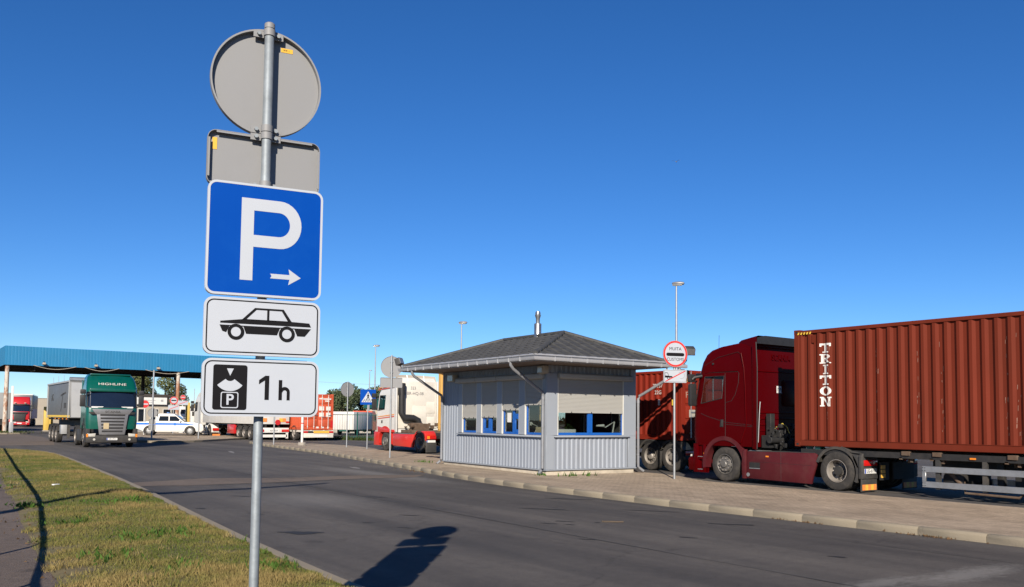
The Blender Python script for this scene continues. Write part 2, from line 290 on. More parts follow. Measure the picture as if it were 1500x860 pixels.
def link(name, me, parent=None, loc=None, rz=0):
    o = bpy.data.objects.new(name, me); COL.objects.link(o)
    if parent: o.parent = parent
    if loc: o.location = loc
    o.rotation_euler.z = rz
    return o
def thing(name, label, cat, loc=(0, 0, 0), rz=0, group=None):
    o = bpy.data.objects.new(name, None); COL.objects.link(o); o.location = loc; o.rotation_euler.z = rz; o.empty_display_size = .2
    return tag(o, label, cat, group)
def tag(o, label, cat, group=None):
    o['label'] = label; o['category'] = cat
    if group: o['group'] = group
    return o
def struct(o, kind='structure'): o['kind'] = kind; return o
def copy_tree(o, parent=None):
    c = o.copy(); COL.objects.link(c); c.parent = parent
    for ch in list(o.children): copy_tree(ch, c)
    return c
def txt(s, size, mat, parent, o, right, up, name='lettering', align='CENTER', th=.003, bold=0., sx=1.):
    cu = bpy.data.curves.new('t', 'FONT'); cu.body = s; cu.size = size; cu.align_x = align; cu.align_y = 'CENTER'; cu.extrude = th/2; cu.offset = bold; cu.resolution_u = 3
    to = bpy.data.objects.new('t', cu); me = bpy.data.meshes.new_from_object(to)
    r = Vector(right).normalized(); u = Vector(up).normalized(); n = r.cross(u); p = Vector(o)+n*th/2
    me.transform(Matrix(((r.x*sx, u.x, n.x, p.x), (r.y*sx, u.y, n.y, p.y), (r.z*sx, u.z, n.z, p.z), (0, 0, 0, 1))))
    bpy.data.objects.remove(to); bpy.data.curves.remove(cu); me.materials.clear(); me.materials.append(mat); me.name = name
    return link(name, me, parent)
def rrect(w, h, r, n=5, cx=0, cy=0):
    pts = []
    for qx, qy, a0 in ((1, 1, 0), (-1, 1, 90), (-1, -1, 180), (1, -1, 270)):
        for k in range(n+1):
            a = R(a0+90*k/n); pts.append((cx+qx*(w/2-r)+r*math.cos(a), cy+qy*(h/2-r)+r*math.sin(a)))
    return pts
def circ(r, n=40, cx=0, cy=0): return [(cx+r*math.cos(2*PI*k/n), cy+r*math.sin(2*PI*k/n)) for k in range(n)]
def arc(cx, cy, r, a0, a1, n=8): return [(cx+r*math.cos(R(a0+(a1-a0)*k/n)), cy+r*math.sin(R(a0+(a1-a0)*k/n))) for k in range(n+1)]
def corr(L, pitch, depth, a=.25, b=.25):
    out = []; y = 0; fl = pitch*a; sl = pitch*(1-a-b)/2; fi = pitch*b
    while y < L+1e-6:
        out += [(y, 0), (y+fl, 0), (y+fl+sl, -depth), (y+fl+sl+fi, -depth)]; y += pitch
    out = [p for p in out if p[0] < L-1e-4]; last = out[-1][1]
    return out+[(L, last)]
FR = ((1, 0, 0), (0, 0, 1))      # drawn on a face looking towards -y
LF = ((0, -1, 0), (0, 0, 1))     # drawn on a face looking towards -x
FW = ((-1, 0, 0), (0, 0, 1))     # drawn on a face looking towards +y

# ------------------------------------------------------------------ ground, road, path, pavement
def sheet_obj(name, poly, z, mat):
    me = bpy.data.meshes.new(name); me.from_pydata([(x, y, z) for x, y in poly], [], [tuple(range(len(poly)))]); me.materials.append(mat)
    return struct(link(name, me))
sheet_obj('ground', [(-3000, -3000), (3000, -3000), (3000, 3000), (-3000, 3000)], -.03, field)
sheet_obj('road', [(-70, -60), (130, -60), (130, 175), (-70, 175)], 0, asphalt)
def smooth_line(pts, n):
    P = np.array(pts, float); d = np.r_[0, np.cumsum(np.hypot(*np.diff(P, axis=0).T))]
    Q = P.copy(); t = np.linspace(0, d[-1], n*4); X = np.c_[np.interp(t, d, P[:, 0]), np.interp(t, d, P[:, 1])]
    for _ in range(14): X[1:-1] = (X[:-2]+2*X[1:-1]+X[2:])/4
    d = np.r_[0, np.cumsum(np.hypot(*np.diff(X, axis=0).T))]; t = np.linspace(0, d[-1], n)
    return np.c_[np.interp(t, d, X[:, 0]), np.interp(t, d, X[:, 1])]
KERB = smooth_line([(12.95, -12), (12.95, 6), (12.72, 12), (12.8, 17), (13.15, 20.5), (13.85, 24), (14.65, 28), (15.7, 33.5), (16.7, 39), (17.2, 43.5), (17.55, 47), (18.0, 51), (18.9, 55.3)], 90)
EDGE = smooth_line([(19.15, -12), (19.15, 6), (19.15, 13), (19.15, 17.2), (20.5, 19.6), (20.75, 24), (20.9, 30), (21.2, 37), (21.5, 41.5), (22.5, 45), (23.2, 49), (23.0, 53), (21.6, 57), (19.4, 56.5)], 90)
rows = []
for k, e in zip(KERB, EDGE):
    L_ = np.hypot(*(e-k)); dirv = (e-k)/max(L_, .01); row = []
    for d in [0, .149, .15, .8, 1.6, 2.6, 3.5, L_*.75, L_]:
        d = min(d, L_); zz = .125-.113*min(1, max(0, (d-.15)/3.2)); row.append((*(k+dirv*max(d, .15)), zz if d < L_ else .0))
    rows.append(row[2:])
pav = struct(MB().grid(rows).build('pavement', paving, smooth=30))
def kerbstones(parent, line, wid, top, mat, inward=1, gap=.005, step=1.0):
    d = np.r_[0, np.cumsum(np.hypot(*np.diff(line, axis=0).T))]; n = int(d[-1]/step); me = None
    for i in range(n):
        a = i*d[-1]/n; b = (i+1)*d[-1]/n
        p = np.array([np.interp(a, d, line[:, 0]), np.interp(a, d, line[:, 1])]); q = np.array([np.interp(b, d, line[:, 0]), np.interp(b, d, line[:, 1])])
        if me is None:
            L_ = np.hypot(*(q-p))-gap
            o = MB().prism([(0, -.1), (0, top-.035), (.03, top), (wid, top), (wid, -.1)], 'y', -L_/2, L_/2).build('kerbstone', mat, parent, bevel=.004, seg=1); me = o.data
        else: o = link('kerbstone', me, parent)
        m = (p+q)/2; t = q-p; o.location = (m[0], m[1], random.uniform(-.003, .002)); o.rotation_euler.z = math.atan2(-t[0], t[1])+random.uniform(-.002, .002)
        if inward < 0: o.rotation_euler.z += PI
kerbstones(pav, KERB, .15, .13, kerb_m)
# island in front of the canopy
ISL = smooth_line([(13.2, 84), (12.7, 62), (13.2, 57.6), (14.6, 57.0), (16.5, 58.3), (18.7, 61.1), (22.3, 65.4), (27, 70)], 50)
isl = struct(MB().grid([[(p[0], p[1], .12), (max(p[0]+.1, 30), max(p[1]+.2, 86), .12)] for p in ISL]).build('traffic_island', paving))
kerbstones(isl, ISL, .15, .135, kerb_m)
# left verge, path and flush kerb strip
VERGE = smooth_line([(3.70, -12), (3.72, 6), (3.78, 8.5), (3.98, 12), (4.28, 15.7), (4.65, 20.1), (4.98, 25), (5.28, 30.5), (5.62, 36.8), (5.80, 41), (5.72, 44.5), (5.1, 46.8), (4.0, 48.9), (1.5, 50.5), (-8, 51.4)], 120)
PATH = smooth_line([(1.25, -12), (1.3, 5), (1.45, 9.6), (1.46, 11), (1.58, 12.8), (1.72, 15.2), (2.0, 18.7), (2.12, 20.6), (2.25, 23.4), (2.6, 27), (2.7, 31), (2.3, 36), (1.4, 42), (0, 46), (-9, 47)], 120)
zg = lambda t: .035+.06*math.sin(PI*min(1, max(0, t)))**.6
struct(MB().grid([[(*(p+(v-p)*t), zg(t)) for t in (0, .06, .2, .4, .6, .8, .94, 1)] for p, v in zip(PATH, VERGE)]).build('verge', soil, smooth=40))
struct(MB().grid([[(-26, p[1], .03), (p[0]+.12, p[1], .03)] for p in PATH]).build('path', path_m))
nv = [np.array([-(VERGE[min(i+1, 119)]-VERGE[max(i-1, 0)])[1], (VERGE[min(i+1, 119)]-VERGE[max(i-1, 0)])[0]]) for i in range(120)]
nv = [n/np.hypot(*n) for n in nv]
struct(MB().grid([[(*(v+n*.02), -.02), (*(v+n*.02), .045), (*(v-n*.10), .045), (*(v-n*.11), -.02)] for v, n in zip(VERGE, nv)]).build('kerb_strip', kerb_m))
def blob(cx, cy, rx, ry, n=26, wob=.22, rot=0, seed=0):
    rg = random.Random(seed); ph = [rg.uniform(0, 6.28) for _ in range(4)]; out = []
    for k in range(n):
        a = 2*PI*k/n; r = 1+wob*(math.sin(2*a+ph[0])*.5+math.sin(3*a+ph[1])*.4+math.sin(5*a+ph[2])*.35+math.sin(9*a+ph[3])*.2)
        x, y = rx*r*math.cos(a), ry*r*math.sin(a); out.append((cx+x*math.cos(rot)-y*math.sin(rot), cy+x*math.sin(rot)+y*math.cos(rot)))
    return out
sheet_obj('asphalt_patch', [(4.75, 22.3), (5.1, 23.5), (7.2, 24.3), (9.1, 23.5), (11.5, 23.6), (13.3, 23.0), (12.5, 22.2), (10.2, 22.3), (8.3, 22.0), (6.0, 21.9)], .004, asphalt_warm)
sheet_obj('asphalt_patch', [(-6, 56), (3, 53.5), (7.6, 54.5), (8.6, 62), (9.5, 74), (9, 90), (11.5, 110), (16, 140), (10, 140), (-10, 120)], .004, asphalt_warm)
for i, (x, y, rx, ry) in enumerate([(5.0, 12.25, .34, .13), (7.5, 13.5, .14, .04), (6.4, 12.9, .10, .03), (6.6, 12.0, .1, .03), (9.3, 11.4, .14, .035), (9.1, 11.0, .10, .03), (9.7, 11.0, .06, .03), (8.9, 11.3, .12, .03), (8.2, 9.5, .1, .03), (9.6, 8.9, .12, .04), (4.9, 14.0, .12, .05), (5.3, 15.0, .16, .04), (4.75, 16.4, .1, .06), (10.3, 13.1, .35, .07), (11.5, 9.6, .3, .08), (12.0, 14.6, .5, .06), (11.8, 11.9, .4, .05), (9.9, 6.6, .1, .05), (6.2, 18.5, .2, .05), (5.6, 9.4, .11, .03), (8.6, 17.0, .3, .05)]):
    sheet_obj('oil_stain', blob(x, y, rx, ry, wob=.5, rot=-R(54), seed=i), .005, tar)
def seam(pts, wd, mat, z):
    P_ = smooth_line(pts, 60); rg = random.Random(int(pts[0][0]*10)); rows = []
    for i, p in enumerate(P_):
        t = P_[min(i+1, 59)]-P_[max(i-1, 0)]; n = np.array([-t[1], t[0]])/np.hypot(*t); j = rg.gauss(0, .008); w_ = wd*rg.uniform(.4, 1.3); rows.append([(*(p+n*(j-w_/2)), z), (*(p+n*(j+w_/2)), z)])
    return struct(MB().grid(rows).build('road_seam', mat))
seam_m = M('dark_road_seam', (.055, .053, .053), .9, 0, .3, 8)
seam([(8.25, 3), (8.3, 10), (8.5, 20), (8.9, 30), (9.8, 42)], .03, seam_m, .007)
seam([(4.7, 22.2), (6.5, 22.0), (8.4, 21.85), (10.3, 22.2), (12.5, 22.1)], .035, seam_m, .007); seam([(5.1, 23.6), (7.2, 24.4), (9.1, 23.6), (11.5, 23.7), (13.3, 23.1)], .03, seam_m, .007)
seam([(11.4, 4), (11.3, 9), (11.35, 15), (11.7, 22)], .015, seam_m, .007)
for i, (x, y, rx, ry) in enumerate([(13.0, 27.2, .10, .7), (13.45, 41.8, .1, 1.3)]):
    sheet_obj('worn_road_marking', blob(x, y, rx, ry, wob=.45, rot=-R(12), seed=90+i), .006, road_paint)
isl2 = struct(MB().prism(blob(8.3, 86.3, 1.6, 1.3, wob=.1, seed=3), 'z', 0, .13).build('post_island', kerb_m))

# ------------------------------------------------------------------ grass, weeds
def blades(name, pts, hs, cols, wid=.009):
    n = len(pts); a = np.random.uniform(0, 2*PI, n); lean = np.random.uniform(.15, .9, n)*hs; la = np.random.uniform(0, 2*PI, n)
    dx, dy = np.cos(a)*wid*np.random.uniform(.6, 1.5, n), np.sin(a)*wid*np.random.uniform(.6, 1.5, n); V = np.zeros((n, 3, 3))
    V[:, 0] = pts-np.c_[dx, dy, np.zeros(n)]; V[:, 1] = pts+np.c_[dx, dy, np.zeros(n)]; V[:, 2] = pts+np.c_[np.cos(la)*lean, np.sin(la)*lean, hs]
    me = bpy.data.meshes.new(name); me.vertices.add(3*n); me.vertices.foreach_set('co', V.ravel()); me.loops.add(3*n); me.loops.foreach_set('vertex_index', np.arange(3*n))
    me.polygons.add(n); me.polygons.foreach_set('loop_start', np.arange(0, 3*n, 3)); me.polygons.foreach_set('loop_total', np.full(n, 3)); me.update()
    at = me.color_attributes.new('tint', 'FLOAT_COLOR', 'POINT'); C4 = np.ones((n, 3, 4)); C4[:, :, :3] = cols[:, None, :]*ALB; at.data.foreach_set('color', C4.ravel()); me.materials.append(grass_m)
    return link(name, me)
np.random.seed(3)
def vnoise(x, y, s, seed):
    rg = np.random.RandomState(seed); G = rg.rand(64, 64); xi, yi = x/s+100, y/s+100; x0, y0 = np.floor(xi).astype(int), np.floor(yi).astype(int); fx, fy = xi-x0, yi-y0
    fx, fy = fx*fx*(3-2*fx), fy*fy*(3-2*fy); g = lambda i, j: G[i % 64, j % 64]
    return (g(x0, y0)*(1-fx)+g(x0+1, y0)*fx)*(1-fy)+(g(x0, y0+1)*(1-fx)+g(x0+1, y0+1)*fx)*fy
dv = np.r_[0, np.cumsum(np.hypot(*np.diff((PATH+VERGE)/2, axis=0).T))]
N_ = 330000; s_ = np.random.rand(N_)**2.3*50+16.3; fi = np.interp(s_, dv, np.arange(120)); t_ = np.random.rand(N_)*1.03-.035
it = lambda A: np.c_[np.interp(fi, np.arange(120), A[:, 0]), np.interp(fi, np.arange(120), A[:, 1])]
p0, p1 = it(PATH), it(VERGE); xy = p0+(p1-p0)*t_[:, None]
edge_n = vnoise(xy[:, 0], xy[:, 1], .35, 5); keep = (t_ > .34*np.clip(edge_n+np.random.normal(0, .16, len(t_)), 0, 1)**1.6-.03)&(t_ < 1.02-.09*edge_n)&(.55*vnoise(xy[:, 0]+.3*edge_n, xy[:, 1], .5, 8)+.3*vnoise(xy[:, 0], xy[:, 1], .17, 9)+.15*np.random.rand(len(t_)) > .22)&(xy[:, 1] > 5); xy = xy[keep]; t_ = t_[keep]
big = vnoise(xy[:, 0], xy[:, 1], 1.5, 1); mid = vnoise(xy[:, 0], xy[:, 1], .4, 2); fine = np.random.rand(len(xy))
dry = np.clip(.50+1.1*(big-.5)+.9*(mid-.5)+.5*(fine-.5), 0, 1)[:, None]
c_dry = np.array([.38, .285, .11]); c_gr = np.array([.125, .165, .026]); cols = (c_gr*(1-dry)+c_dry*dry)*np.random.uniform(.75, 1.2, len(xy))[:, None]
far = np.clip((xy[:, 1]-8)/30, 0, 1); hs = np.random.uniform(.018, .052, len(xy))*(.55+.9*mid*big*2)*(1+.2*far)
zz = .035+.06*np.sin(PI*np.clip(t_, 0, 1))**.6
gr = blades('grass', np.c_[xy, zz-.006], hs, cols, .0045); gr.data.attributes['position']
struct(gr, 'stuff')
# flat dark green weeds among the dry grass
wd = []
for cx, cy, n in [(3.0, 12.4, 60), (2.7, 12.3, 40), (3.35, 12.6, 40), (3.6, 17.3, 60), (3.15, 17.6, 30), (2.0, 17.5, 60), (2.6, 9.6, 40), (1.9, 22.5, 40), (2.3, 14.5, 50), (3.4, 9.2, 50), (2.1, 10.8, 50), (3.9, 18.0, 30), (2.9, 15.2, 30)]:
    for _ in range(n): wd.append((cx+random.gauss(0, .16), cy+random.gauss(0, .22), .085))
for cx, cy in ((16.5, 28.6), (16.85, 20.4), (17.5, 20.3), (16.1, 20.9)):
    for _ in range(70 if cy > 25 else 14): wd.append((cx+random.gauss(0, .16), cy+random.gauss(0, .16), .02))
wd = np.array(wd); wc = np.tile(np.array([[.075, .16, .022]]), (len(wd), 1))*np.random.uniform(.6, 1.3, len(wd))[:, None]
big_h = np.where(wd[:, 2] < .05, np.random.uniform(.05, .17, len(wd)), np.random.uniform(.03, .09, len(wd)))
struct(blades('weeds', wd, big_h, wc, .022), 'stuff')
tu = [(x+random.gauss(0, .07), y+random.gauss(0, .07), .075, g) for x, y, g in [(random.uniform(1.9, 3.9)+.012*yy, yy, random.random() < .5) for yy in [6.5+38*random.random()**1.6 for _ in range(110)]] for _ in range(26)]
tu = np.array(tu, float); tk = np.interp(tu[:, 1], VERGE[:100, 1], VERGE[:100, 0])-.05 > tu[:, 0]; tu = tu[tk]
tcol = np.where(tu[:, 3:4] > .5, np.array([[.095, .16, .025]]), np.array([[.36, .28, .12]]))*np.random.uniform(.6, 1.3, len(tu))[:, None]
struct(blades('taller_tufts', tu[:, :3], np.random.uniform(.04, .10, len(tu)), tcol, .006), 'stuff')
lw = np.array([(random.choice([12.8, 13.1])+random.uniform(-.05, .1)+.02*0, random.uniform(6, 20), .01) for _ in range(0)]+[(14.0+random.gauss(0, .22), 24.2+random.gauss(0, .7), .012) for _ in range(140)]+[(12.88+random.uniform(-.12, .02), random.choice([7.0, 9.5, 11.6])+random.gauss(0, .3), .006) for _ in range(150)]+[(1.9+random.gauss(0, .25), random.uniform(9, 16), .045) for _ in range(160)])
struct(blades('dry_leaves', lw, np.random.uniform(.01, .04, len(lw)), np.tile(np.array([[.17, .10, .05]]), (len(lw), 1))*np.random.uniform(.5, 1.3, len(lw))[:, None], .02), 'stuff')
tag(MB().prism(rrect(.17, .09, .03), 'z', .1, .125).build('litter', litter_m, loc=(3.15, 22.15, 0), rz=.5, bevel=.005), 'small white scrap of litter lying in the grass verge', 'litter')
tag(MB().prism(blob(0, 0, .16, .03, wob=.5, seed=9), 'z', .0, .02).build('fallen_twig', bark, loc=(9.93, 10.9, .004), rz=-.6), 'short brown twig lying on the grey road', 'twig')

# ------------------------------------------------------------------ the parking sign post in front
def clamp(root, y0, z, r=.025, w=.16):
    MB().lathe([(r, -.018), (r+.006, -.018), (r+.006, .018), (r, .018), (r, -.018)], 'z', (0, 0, z), 20, False).box(-w/2, -r, y0-.004, y0+.004, z-.018, z+.018).box(r, w/2, y0-.004, y0+.004, z-.018, z+.018).build('clamp', sign_back, root, smooth=40)
    b = MB()
    for sx in (-1, 1): b.lathe([(.0, -.022), (.011, -.022), (.011, .012), (0, .012)], 'y', (sx*(w/2-.028), y0, z), 6)
    b.build('clamp_bolt', galv, root)
def sign_panel(root, name, z0, z1, w, y0, facing, rad=.045, face_mat=None, depth=.032, x0=0., back=sign_back, rim=None):
    h = z1-z0; zc = (z0+z1)/2; sgn = -1 if facing == 'front' else 1     # front = the printed face looks at -y
    fr = FR if sgn < 0 else FW
    o = (x0, y0, zc)
    p = MB().flat(rrect(w, h, rad), o, *fr, 0, .003).build(name, back if face_mat is None else face_mat, root, bevel=.0)
    MB().ringflat(rrect(w, h, rad), rrect(w-.006, h-.006, rad-.003), o, *fr, -depth, 0).build('rim', rim or sign_back, p, smooth=40)
    # folded inner lips with cut corners seen from behind
    m = MB()
    for (ax, bx, az, bz) in ((-w/2+rad, w/2-rad, h/2-.014, h/2-.004), (-w/2+rad, w/2-rad, -h/2+.004, -h/2+.014), (-w/2+.004, -w/2+.014, -h/2+rad, h/2-rad), (w/2-.014, w/2-.004, -h/2+rad, h/2-rad)):
        m.flat([(ax, az), (bx, az), (bx, bz), (ax, bz)], o, *fr, -depth, -depth+.003)
    m.build('folded_lip', sign_back, p)
    return p
sp = thing('parking_sign', 'tall near post with blue P sign, car plate and 1 h plate', 'sign post', (1.867, 5.297, -.283), R(-10.2)); sp.scale = (1.1667, 1.1667, 1.1667)
MB().lathe([(.025, 0), (.025, 3.84), (.022, 3.845)], 'z', (0, 0, 0), 28).build('pole', galv, sp, smooth=40)
MB().lathe([(.028, 3.825), (.028, 3.85), (.018, 3.858), (0, 3.858)], 'z', (0, 0, 0), 28).build('pole_cap', sign_back, sp, smooth=40)
# round sign, its back towards us (behind the pole)
dsc = MB().lathe([(0, .066), (.288, .066), (.288, .070), (0, .070)], 'y', (0, 0, 3.535), 72, False).build('round_sign_panel', sign_back, sp, smooth=40)
MB().lathe([(.288, .034), (.297, .034), (.297, .070), (.288, .070), (.288, .034)], 'y', (0, 0, 3.535), 72, False).build('rim', sign_back, dsc, smooth=40)
MB().flat([(0, 0), (.065, 0), (.065, .024), (0, .024)], (.075, .066, 3.735), *FR, 0, .002).build('sticker', sticker_yellow, dsc)
txt('== -', .02, ink, dsc, (.105, .064, 3.747), *FR, th=.001)
bp = sign_panel(sp, 'back_plate', 2.935, 3.235, .60, .066, 'back')
MB().flat([(0, 0), (.024, 0), (.024, .065), (0, .065)], (-.272, .066, 3.135), *FR, 0, .002).build('sticker', sticker_yellow, bp)
for z in (3.80, 3.265, 3.225, 2.955): clamp(sp, .034, z)
# P panel
zc = 2.635; yp = -.068
pp = sign_panel(sp, 'parking_panel', 2.335, 2.935, .60, yp, 'front', face_mat=sign_blue, rim=white_p)
MB().ringflat(rrect(.60, .60, .045), rrect(.576, .576, .034), (0, yp, zc), *FR, .003, .0045).build('white_border', sign_white, pp)
P = lambda x, y: (-.30+.60*x, .30-.60*y)
st = .108
outer = [P(.285, .13)]+[P(.62, .13)]+[P(*q) for q in [(.62+.185*math.sin(a), .345-.215*math.cos(a)) for a in [PI*k/16 for k in range(1, 16)]]]+[P(.62, .56), P(.393, .56), P(.393, .86), P(.285, .86)]
inner_o = [P(.393, .228)]+[P(.60, .228)]+[P(*q) for q in [(.60+.10*math.sin(a), .345-.117*math.cos(a)) for a in [PI*k/16 for k in range(1, 16)]]]+[P(.60, .462), P(.393, .462)]
m = MB(); m.flat([P(.285, .13), P(.393, .13), P(.393, .86), P(.285, .86)], (0, yp, zc), *FR, .003, .0045)
ou = [(.393, .13), (.62, .13)]+[(.62+.19*math.sin(PI*k/16), .345-.215*math.cos(PI*k/16)) for k in range(1, 16)]+[(.62, .56), (.393, .56)]
inn = [(.393, .236), (.61, .236)]+[(.61+.098*math.sin(PI*k/16), .345-.109*math.cos(PI*k/16)) for k in range(1, 16)]+[(.61, .454), (.393, .454)]
for k in range(len(ou)-1): m.flat([P(*ou[k]), P(*ou[k+1]), P(*inn[k+1]), P(*inn[k])], (0, yp, zc), *FR, .003, .0045)
m.build('letter', sign_white, pp)
MB().flat([P(.545, .787), P(.715, .787), P(.705, .735), P(.815, .808), P(.705, .878), P(.715, .829), P(.545, .829), P(.558, .808)], (0, yp, zc), *FR, .003, .0045).build('arrow', sign_white, pp)
# car plate
def plate_black_border(p, w, h, o):
    MB().ringflat(rrect(w-.024, h-.024, .036), rrect(w-.036, h-.036, .031), o, *FR, .003, .0045).build('black_border', ink, p)
zc2 = 2.172
cp = sign_panel(sp, 'car_plate', 2.022, 2.322, .60, yp, 'front', face_mat=sign_white, rim=white_p); plate_black_border(cp, .60, .30, (0, yp, zc2))
Q = lambda x, y: ((x-232)*.00162, (512-y)*.00162)
o = (0, yp, zc2); m = MB()
m.flat([Q(97, 497), Q(165, 488), Q(322, 488), Q(381, 490), Q(387, 503), Q(97, 503)], o, *FR, .003, .0045)
m.flat([Q(95, 509), Q(387, 509), Q(367, 535), Q(342, 535), Q(332, 512), Q(285, 512), Q(276, 535), Q(178, 535), Q(169, 512), Q(125, 512), Q(116, 533), Q(104, 529)], o, *FR, .003, .0045)
gh = [Q(163, 490), Q(204, 449), Q(296, 449), Q(324, 490)]; gi = [Q(178, 487), Q(209, 455), Q(290, 455), Q(310, 487)]
m.ringflat(gh, gi, o, *FR, .003, .0045)
m.flat([Q(243, 490), Q(243, 452), Q(250, 452), Q(250, 490)], o, *FR, .003, .0045)
m.build('car_pictogram', ink, cp)
for wx in (146, 308):
    cx, cy = Q(wx, 530)
    MB().ringflat(circ(.042, 32, cx, cy), circ(.025, 32, cx, cy), o, *FR, .0046, .006).build('wheel_pictogram', ink, cp)
    MB().flat(circ(.025, 32, cx, cy), o, *FR, .0046, .0055).build('wheel_centre', sign_white, cp)
# 1 h plate
zc3 = 1.852
hp = sign_panel(sp, 'time_plate', 1.702, 2.002, .60, yp, 'front', face_mat=sign_white, rim=white_p); plate_black_border(hp, .60, .30, (0, yp, zc3)); o = (0, yp, zc3)
MB().flat(rrect(.17, .234, .012, 4, -.16, 0), o, *FR, .003, .0045).build('black_panel', ink, hp)
m = MB().flat([(-.178, .098), (-.144, .098), (-.161, .060)], o, *FR, .0045, .006)
oa = arc(-.161, .060, .080, 218, 322, 14); ia = arc(-.161, .060, .028, 218, 322, 14)
for k in range(14): m.flat([oa[k], oa[k+1], ia[k+1], ia[k]], o, *FR, .0045, .006)
m.build('dial_pictogram', sign_white, hp)
MB().ringflat(rrect(.088, .084, .010, 3, -.161, -.066), rrect(.078, .074, .007, 3, -.161, -.066), o, *FR, .0045, .006).build('small_frame', sign_white, hp)
txt('P', .078, sign_white, hp, (-.160, yp-.0045, zc3-.066), *FR, bold=.0015)
MB().flat([(.016, -.062), (.038, -.062), (.038, .066), (.018, .066), (-.014, .042), (-.014, .020), (.016, .041)], (0, yp, zc3), *FR, .003, .0045).build('digit', ink, hp)
m = MB().flat([(.088, -.062), (.106, -.062), (.106, .045), (.088, .045)], (0, yp, zc3), *FR, .003, .0045); a1 = arc(.120, -.018, .027, 180, 0, 10)+[(.147, -.062)]; a2 = arc(.120, -.020, .011, 180, 0, 10)+[(.131, -.062)]
for k in range(11): m.flat([a1[k], a1[k+1], a2[k+1], a2[k]], (0, yp, zc3), *FR, .003, .0045)
m.build('letter', ink, hp)
for z in (2.28, 2.18): clamp(sp, -.034, z)

# ------------------------------------------------------------------ other sign posts
def disc_front(root, d, z, y, ring, name='round_sign_panel'):
    p = MB().lathe([(0, y-.003), (d/2, y-.003), (d/2, y+.02), (0, y+.02)], 'y', (0, 0, z), 48).build(name, sign_back, root, smooth=40)
    MB().flat(circ(d/2-.008, 48), (0, y-.003, z), *FR, 0, .002).build('sign_face', sign_white, p)
    if ring: MB().ringflat(circ(d/2-.012, 48), circ(d/2-.012-ring, 48), (0, y-.003, z), *FR, .002, .004).build('red_ring', sign_red, p)
    return p
def disc_back(root, d, z, y):
    p = MB().lathe([(0, y), (d/2-.01, y), (d/2-.01, y-.02), (d/2, y-.02), (d/2, y+.006), (0, y+.006)], 'y', (0, 0, z), 44, False).build('round_sign_panel', sign_back, root, smooth=40)
    for dz in (-.25, .25): MB().box(-.06, .06, y-.05, y-.002, z+dz*d-.02, z+dz*d+.02).build('clamp', galv, root)
    return p
def plate_back(root, w, h, z, y):
    return sign_panel(root, 'back_plate', z-h/2, z+h/2, w, y, 'back', rad=.04, depth=.02)
s = thing('customs_sign', 'grey post with round MUITA CUSTOMS sign and crossed-out tow truck plate', 'sign post', (18.98, 18.1, 0), R(-20), 'sign posts on the pavement')
MB().lathe([(.034, 0), (.034, 3.95)], 'z', (0, 0, 0), 16).build('pole', post_grey, s, smooth=40)
d = disc_front(s, .80, 3.72, -.06, .055)
MB().flat([(x+sx*.245, y) for sx, a0, a1 in ((1, -90, 90), (-1, 90, 270)) for x, y in arc(0, 0, .05, a0, a1, 6)], (0, -.066, 3.70), *FR, 0, .002).build('black_bar', ink, d)
txt('MUITA', .135, ink, d, (0, -.065, 3.865), *FR); txt('CUSTOMS', .135, ink, d, (0, -.065, 3.55), *FR, sx=.92)
pl = sign_panel(s, 'tow_plate', 2.86, 3.25, .76, -.06, 'front', face_mat=sign_white, depth=.02)
o = (0, -.063, 3.055); m = MB().ringflat(rrect(.72, .35, .03), rrect(.70, .33, .025), o, *FR, 0, .001)
m.build('black_border', grille_grey, pl)
m = MB().flat([(-.34, -.05), (-.34, .0), (-.12, .0), (-.08, -.03), (-.11, -.05)], o, *FR, .0, .0015).ringflat([(-.34, .10), (-.25, .10), (-.20, .0), (-.34, .0)], [(-.33, .085), (-.258, .085), (-.218, .01), (-.33, .01)], o, *FR, 0, .0015)
m.ringflat(circ(.05, 20, -.22, -.06), circ(.03, 20, -.22, -.06), o, *FR, .0016, .003).build('vehicle_pictogram', ink, pl)
m = MB(); ca = arc(.20, .03, .105, -110, 150, 16); cb = arc(.20, .03, .098, -110, 150, 16)
for k in range(16): m.flat([ca[k], ca[k+1], cb[k+1], cb[k]], o, *FR, 0, .0015)
m.build('smoke_pictogram', grille_grey, pl)
MB().flat([(-.34, -.16), (-.29, -.165), (.34, .155), (.30, .165)], o, *FR, .003, .005).build('red_slash', sign_red, pl)
s = thing('crossing_sign', 'blue square zebra crossing sign on a thin grey post', 'sign post', (21.42, 43.4, 0), R(-24), 'sign posts on the pavement')
MB().lathe([(.034, 0), (.034, 3.25)], 'z', (0, 0, 0), 12).build('pole', post_grey, s, smooth=40)
pl = sign_panel(s, 'crossing_panel', 2.44, 3.28, .84, -.06, 'front', rad=.03, face_mat=sign_blue, depth=.02)
o = (0, -.063, 2.86); MB().flat([(-.36, -.28), (.36, -.28), (0, .32)], o, *FR, 0, .001).build('white_triangle', sign_white, pl)
m = MB()
for k in range(5):
    c = (k-2)*.115; m.flat([(c*1.15-.024, -.25), (c*1.15+.024, -.25), (c*.7+.016, -.12), (c*.7-.016, -.12)], o, *FR, .001, .002)
m.flat(circ(.03, 14, .0, .19), o, *FR, .001, .002).flat([(-.03, .15), (.03, .15), (.035, .02), (.09, -.13), (.05, -.13), (0, -.02), (-.06, -.15), (-.095, -.13), (-.03, .02)], o, *FR, .0021, .003).flat([(-.08, .04), (-.03, .14), (.03, .14), (.08, .05), (.06, .04), (0, .1), (-.06, .03)], o, *FR, .0031, .004).build('pedestrian_pictogram', ink, pl)
s = thing('sign_post', 'grey post with round sign back and wide plate at the kiosk left end', 'sign post', (17.0, 32.3, 0), R(-24), 'sign posts on the pavement')
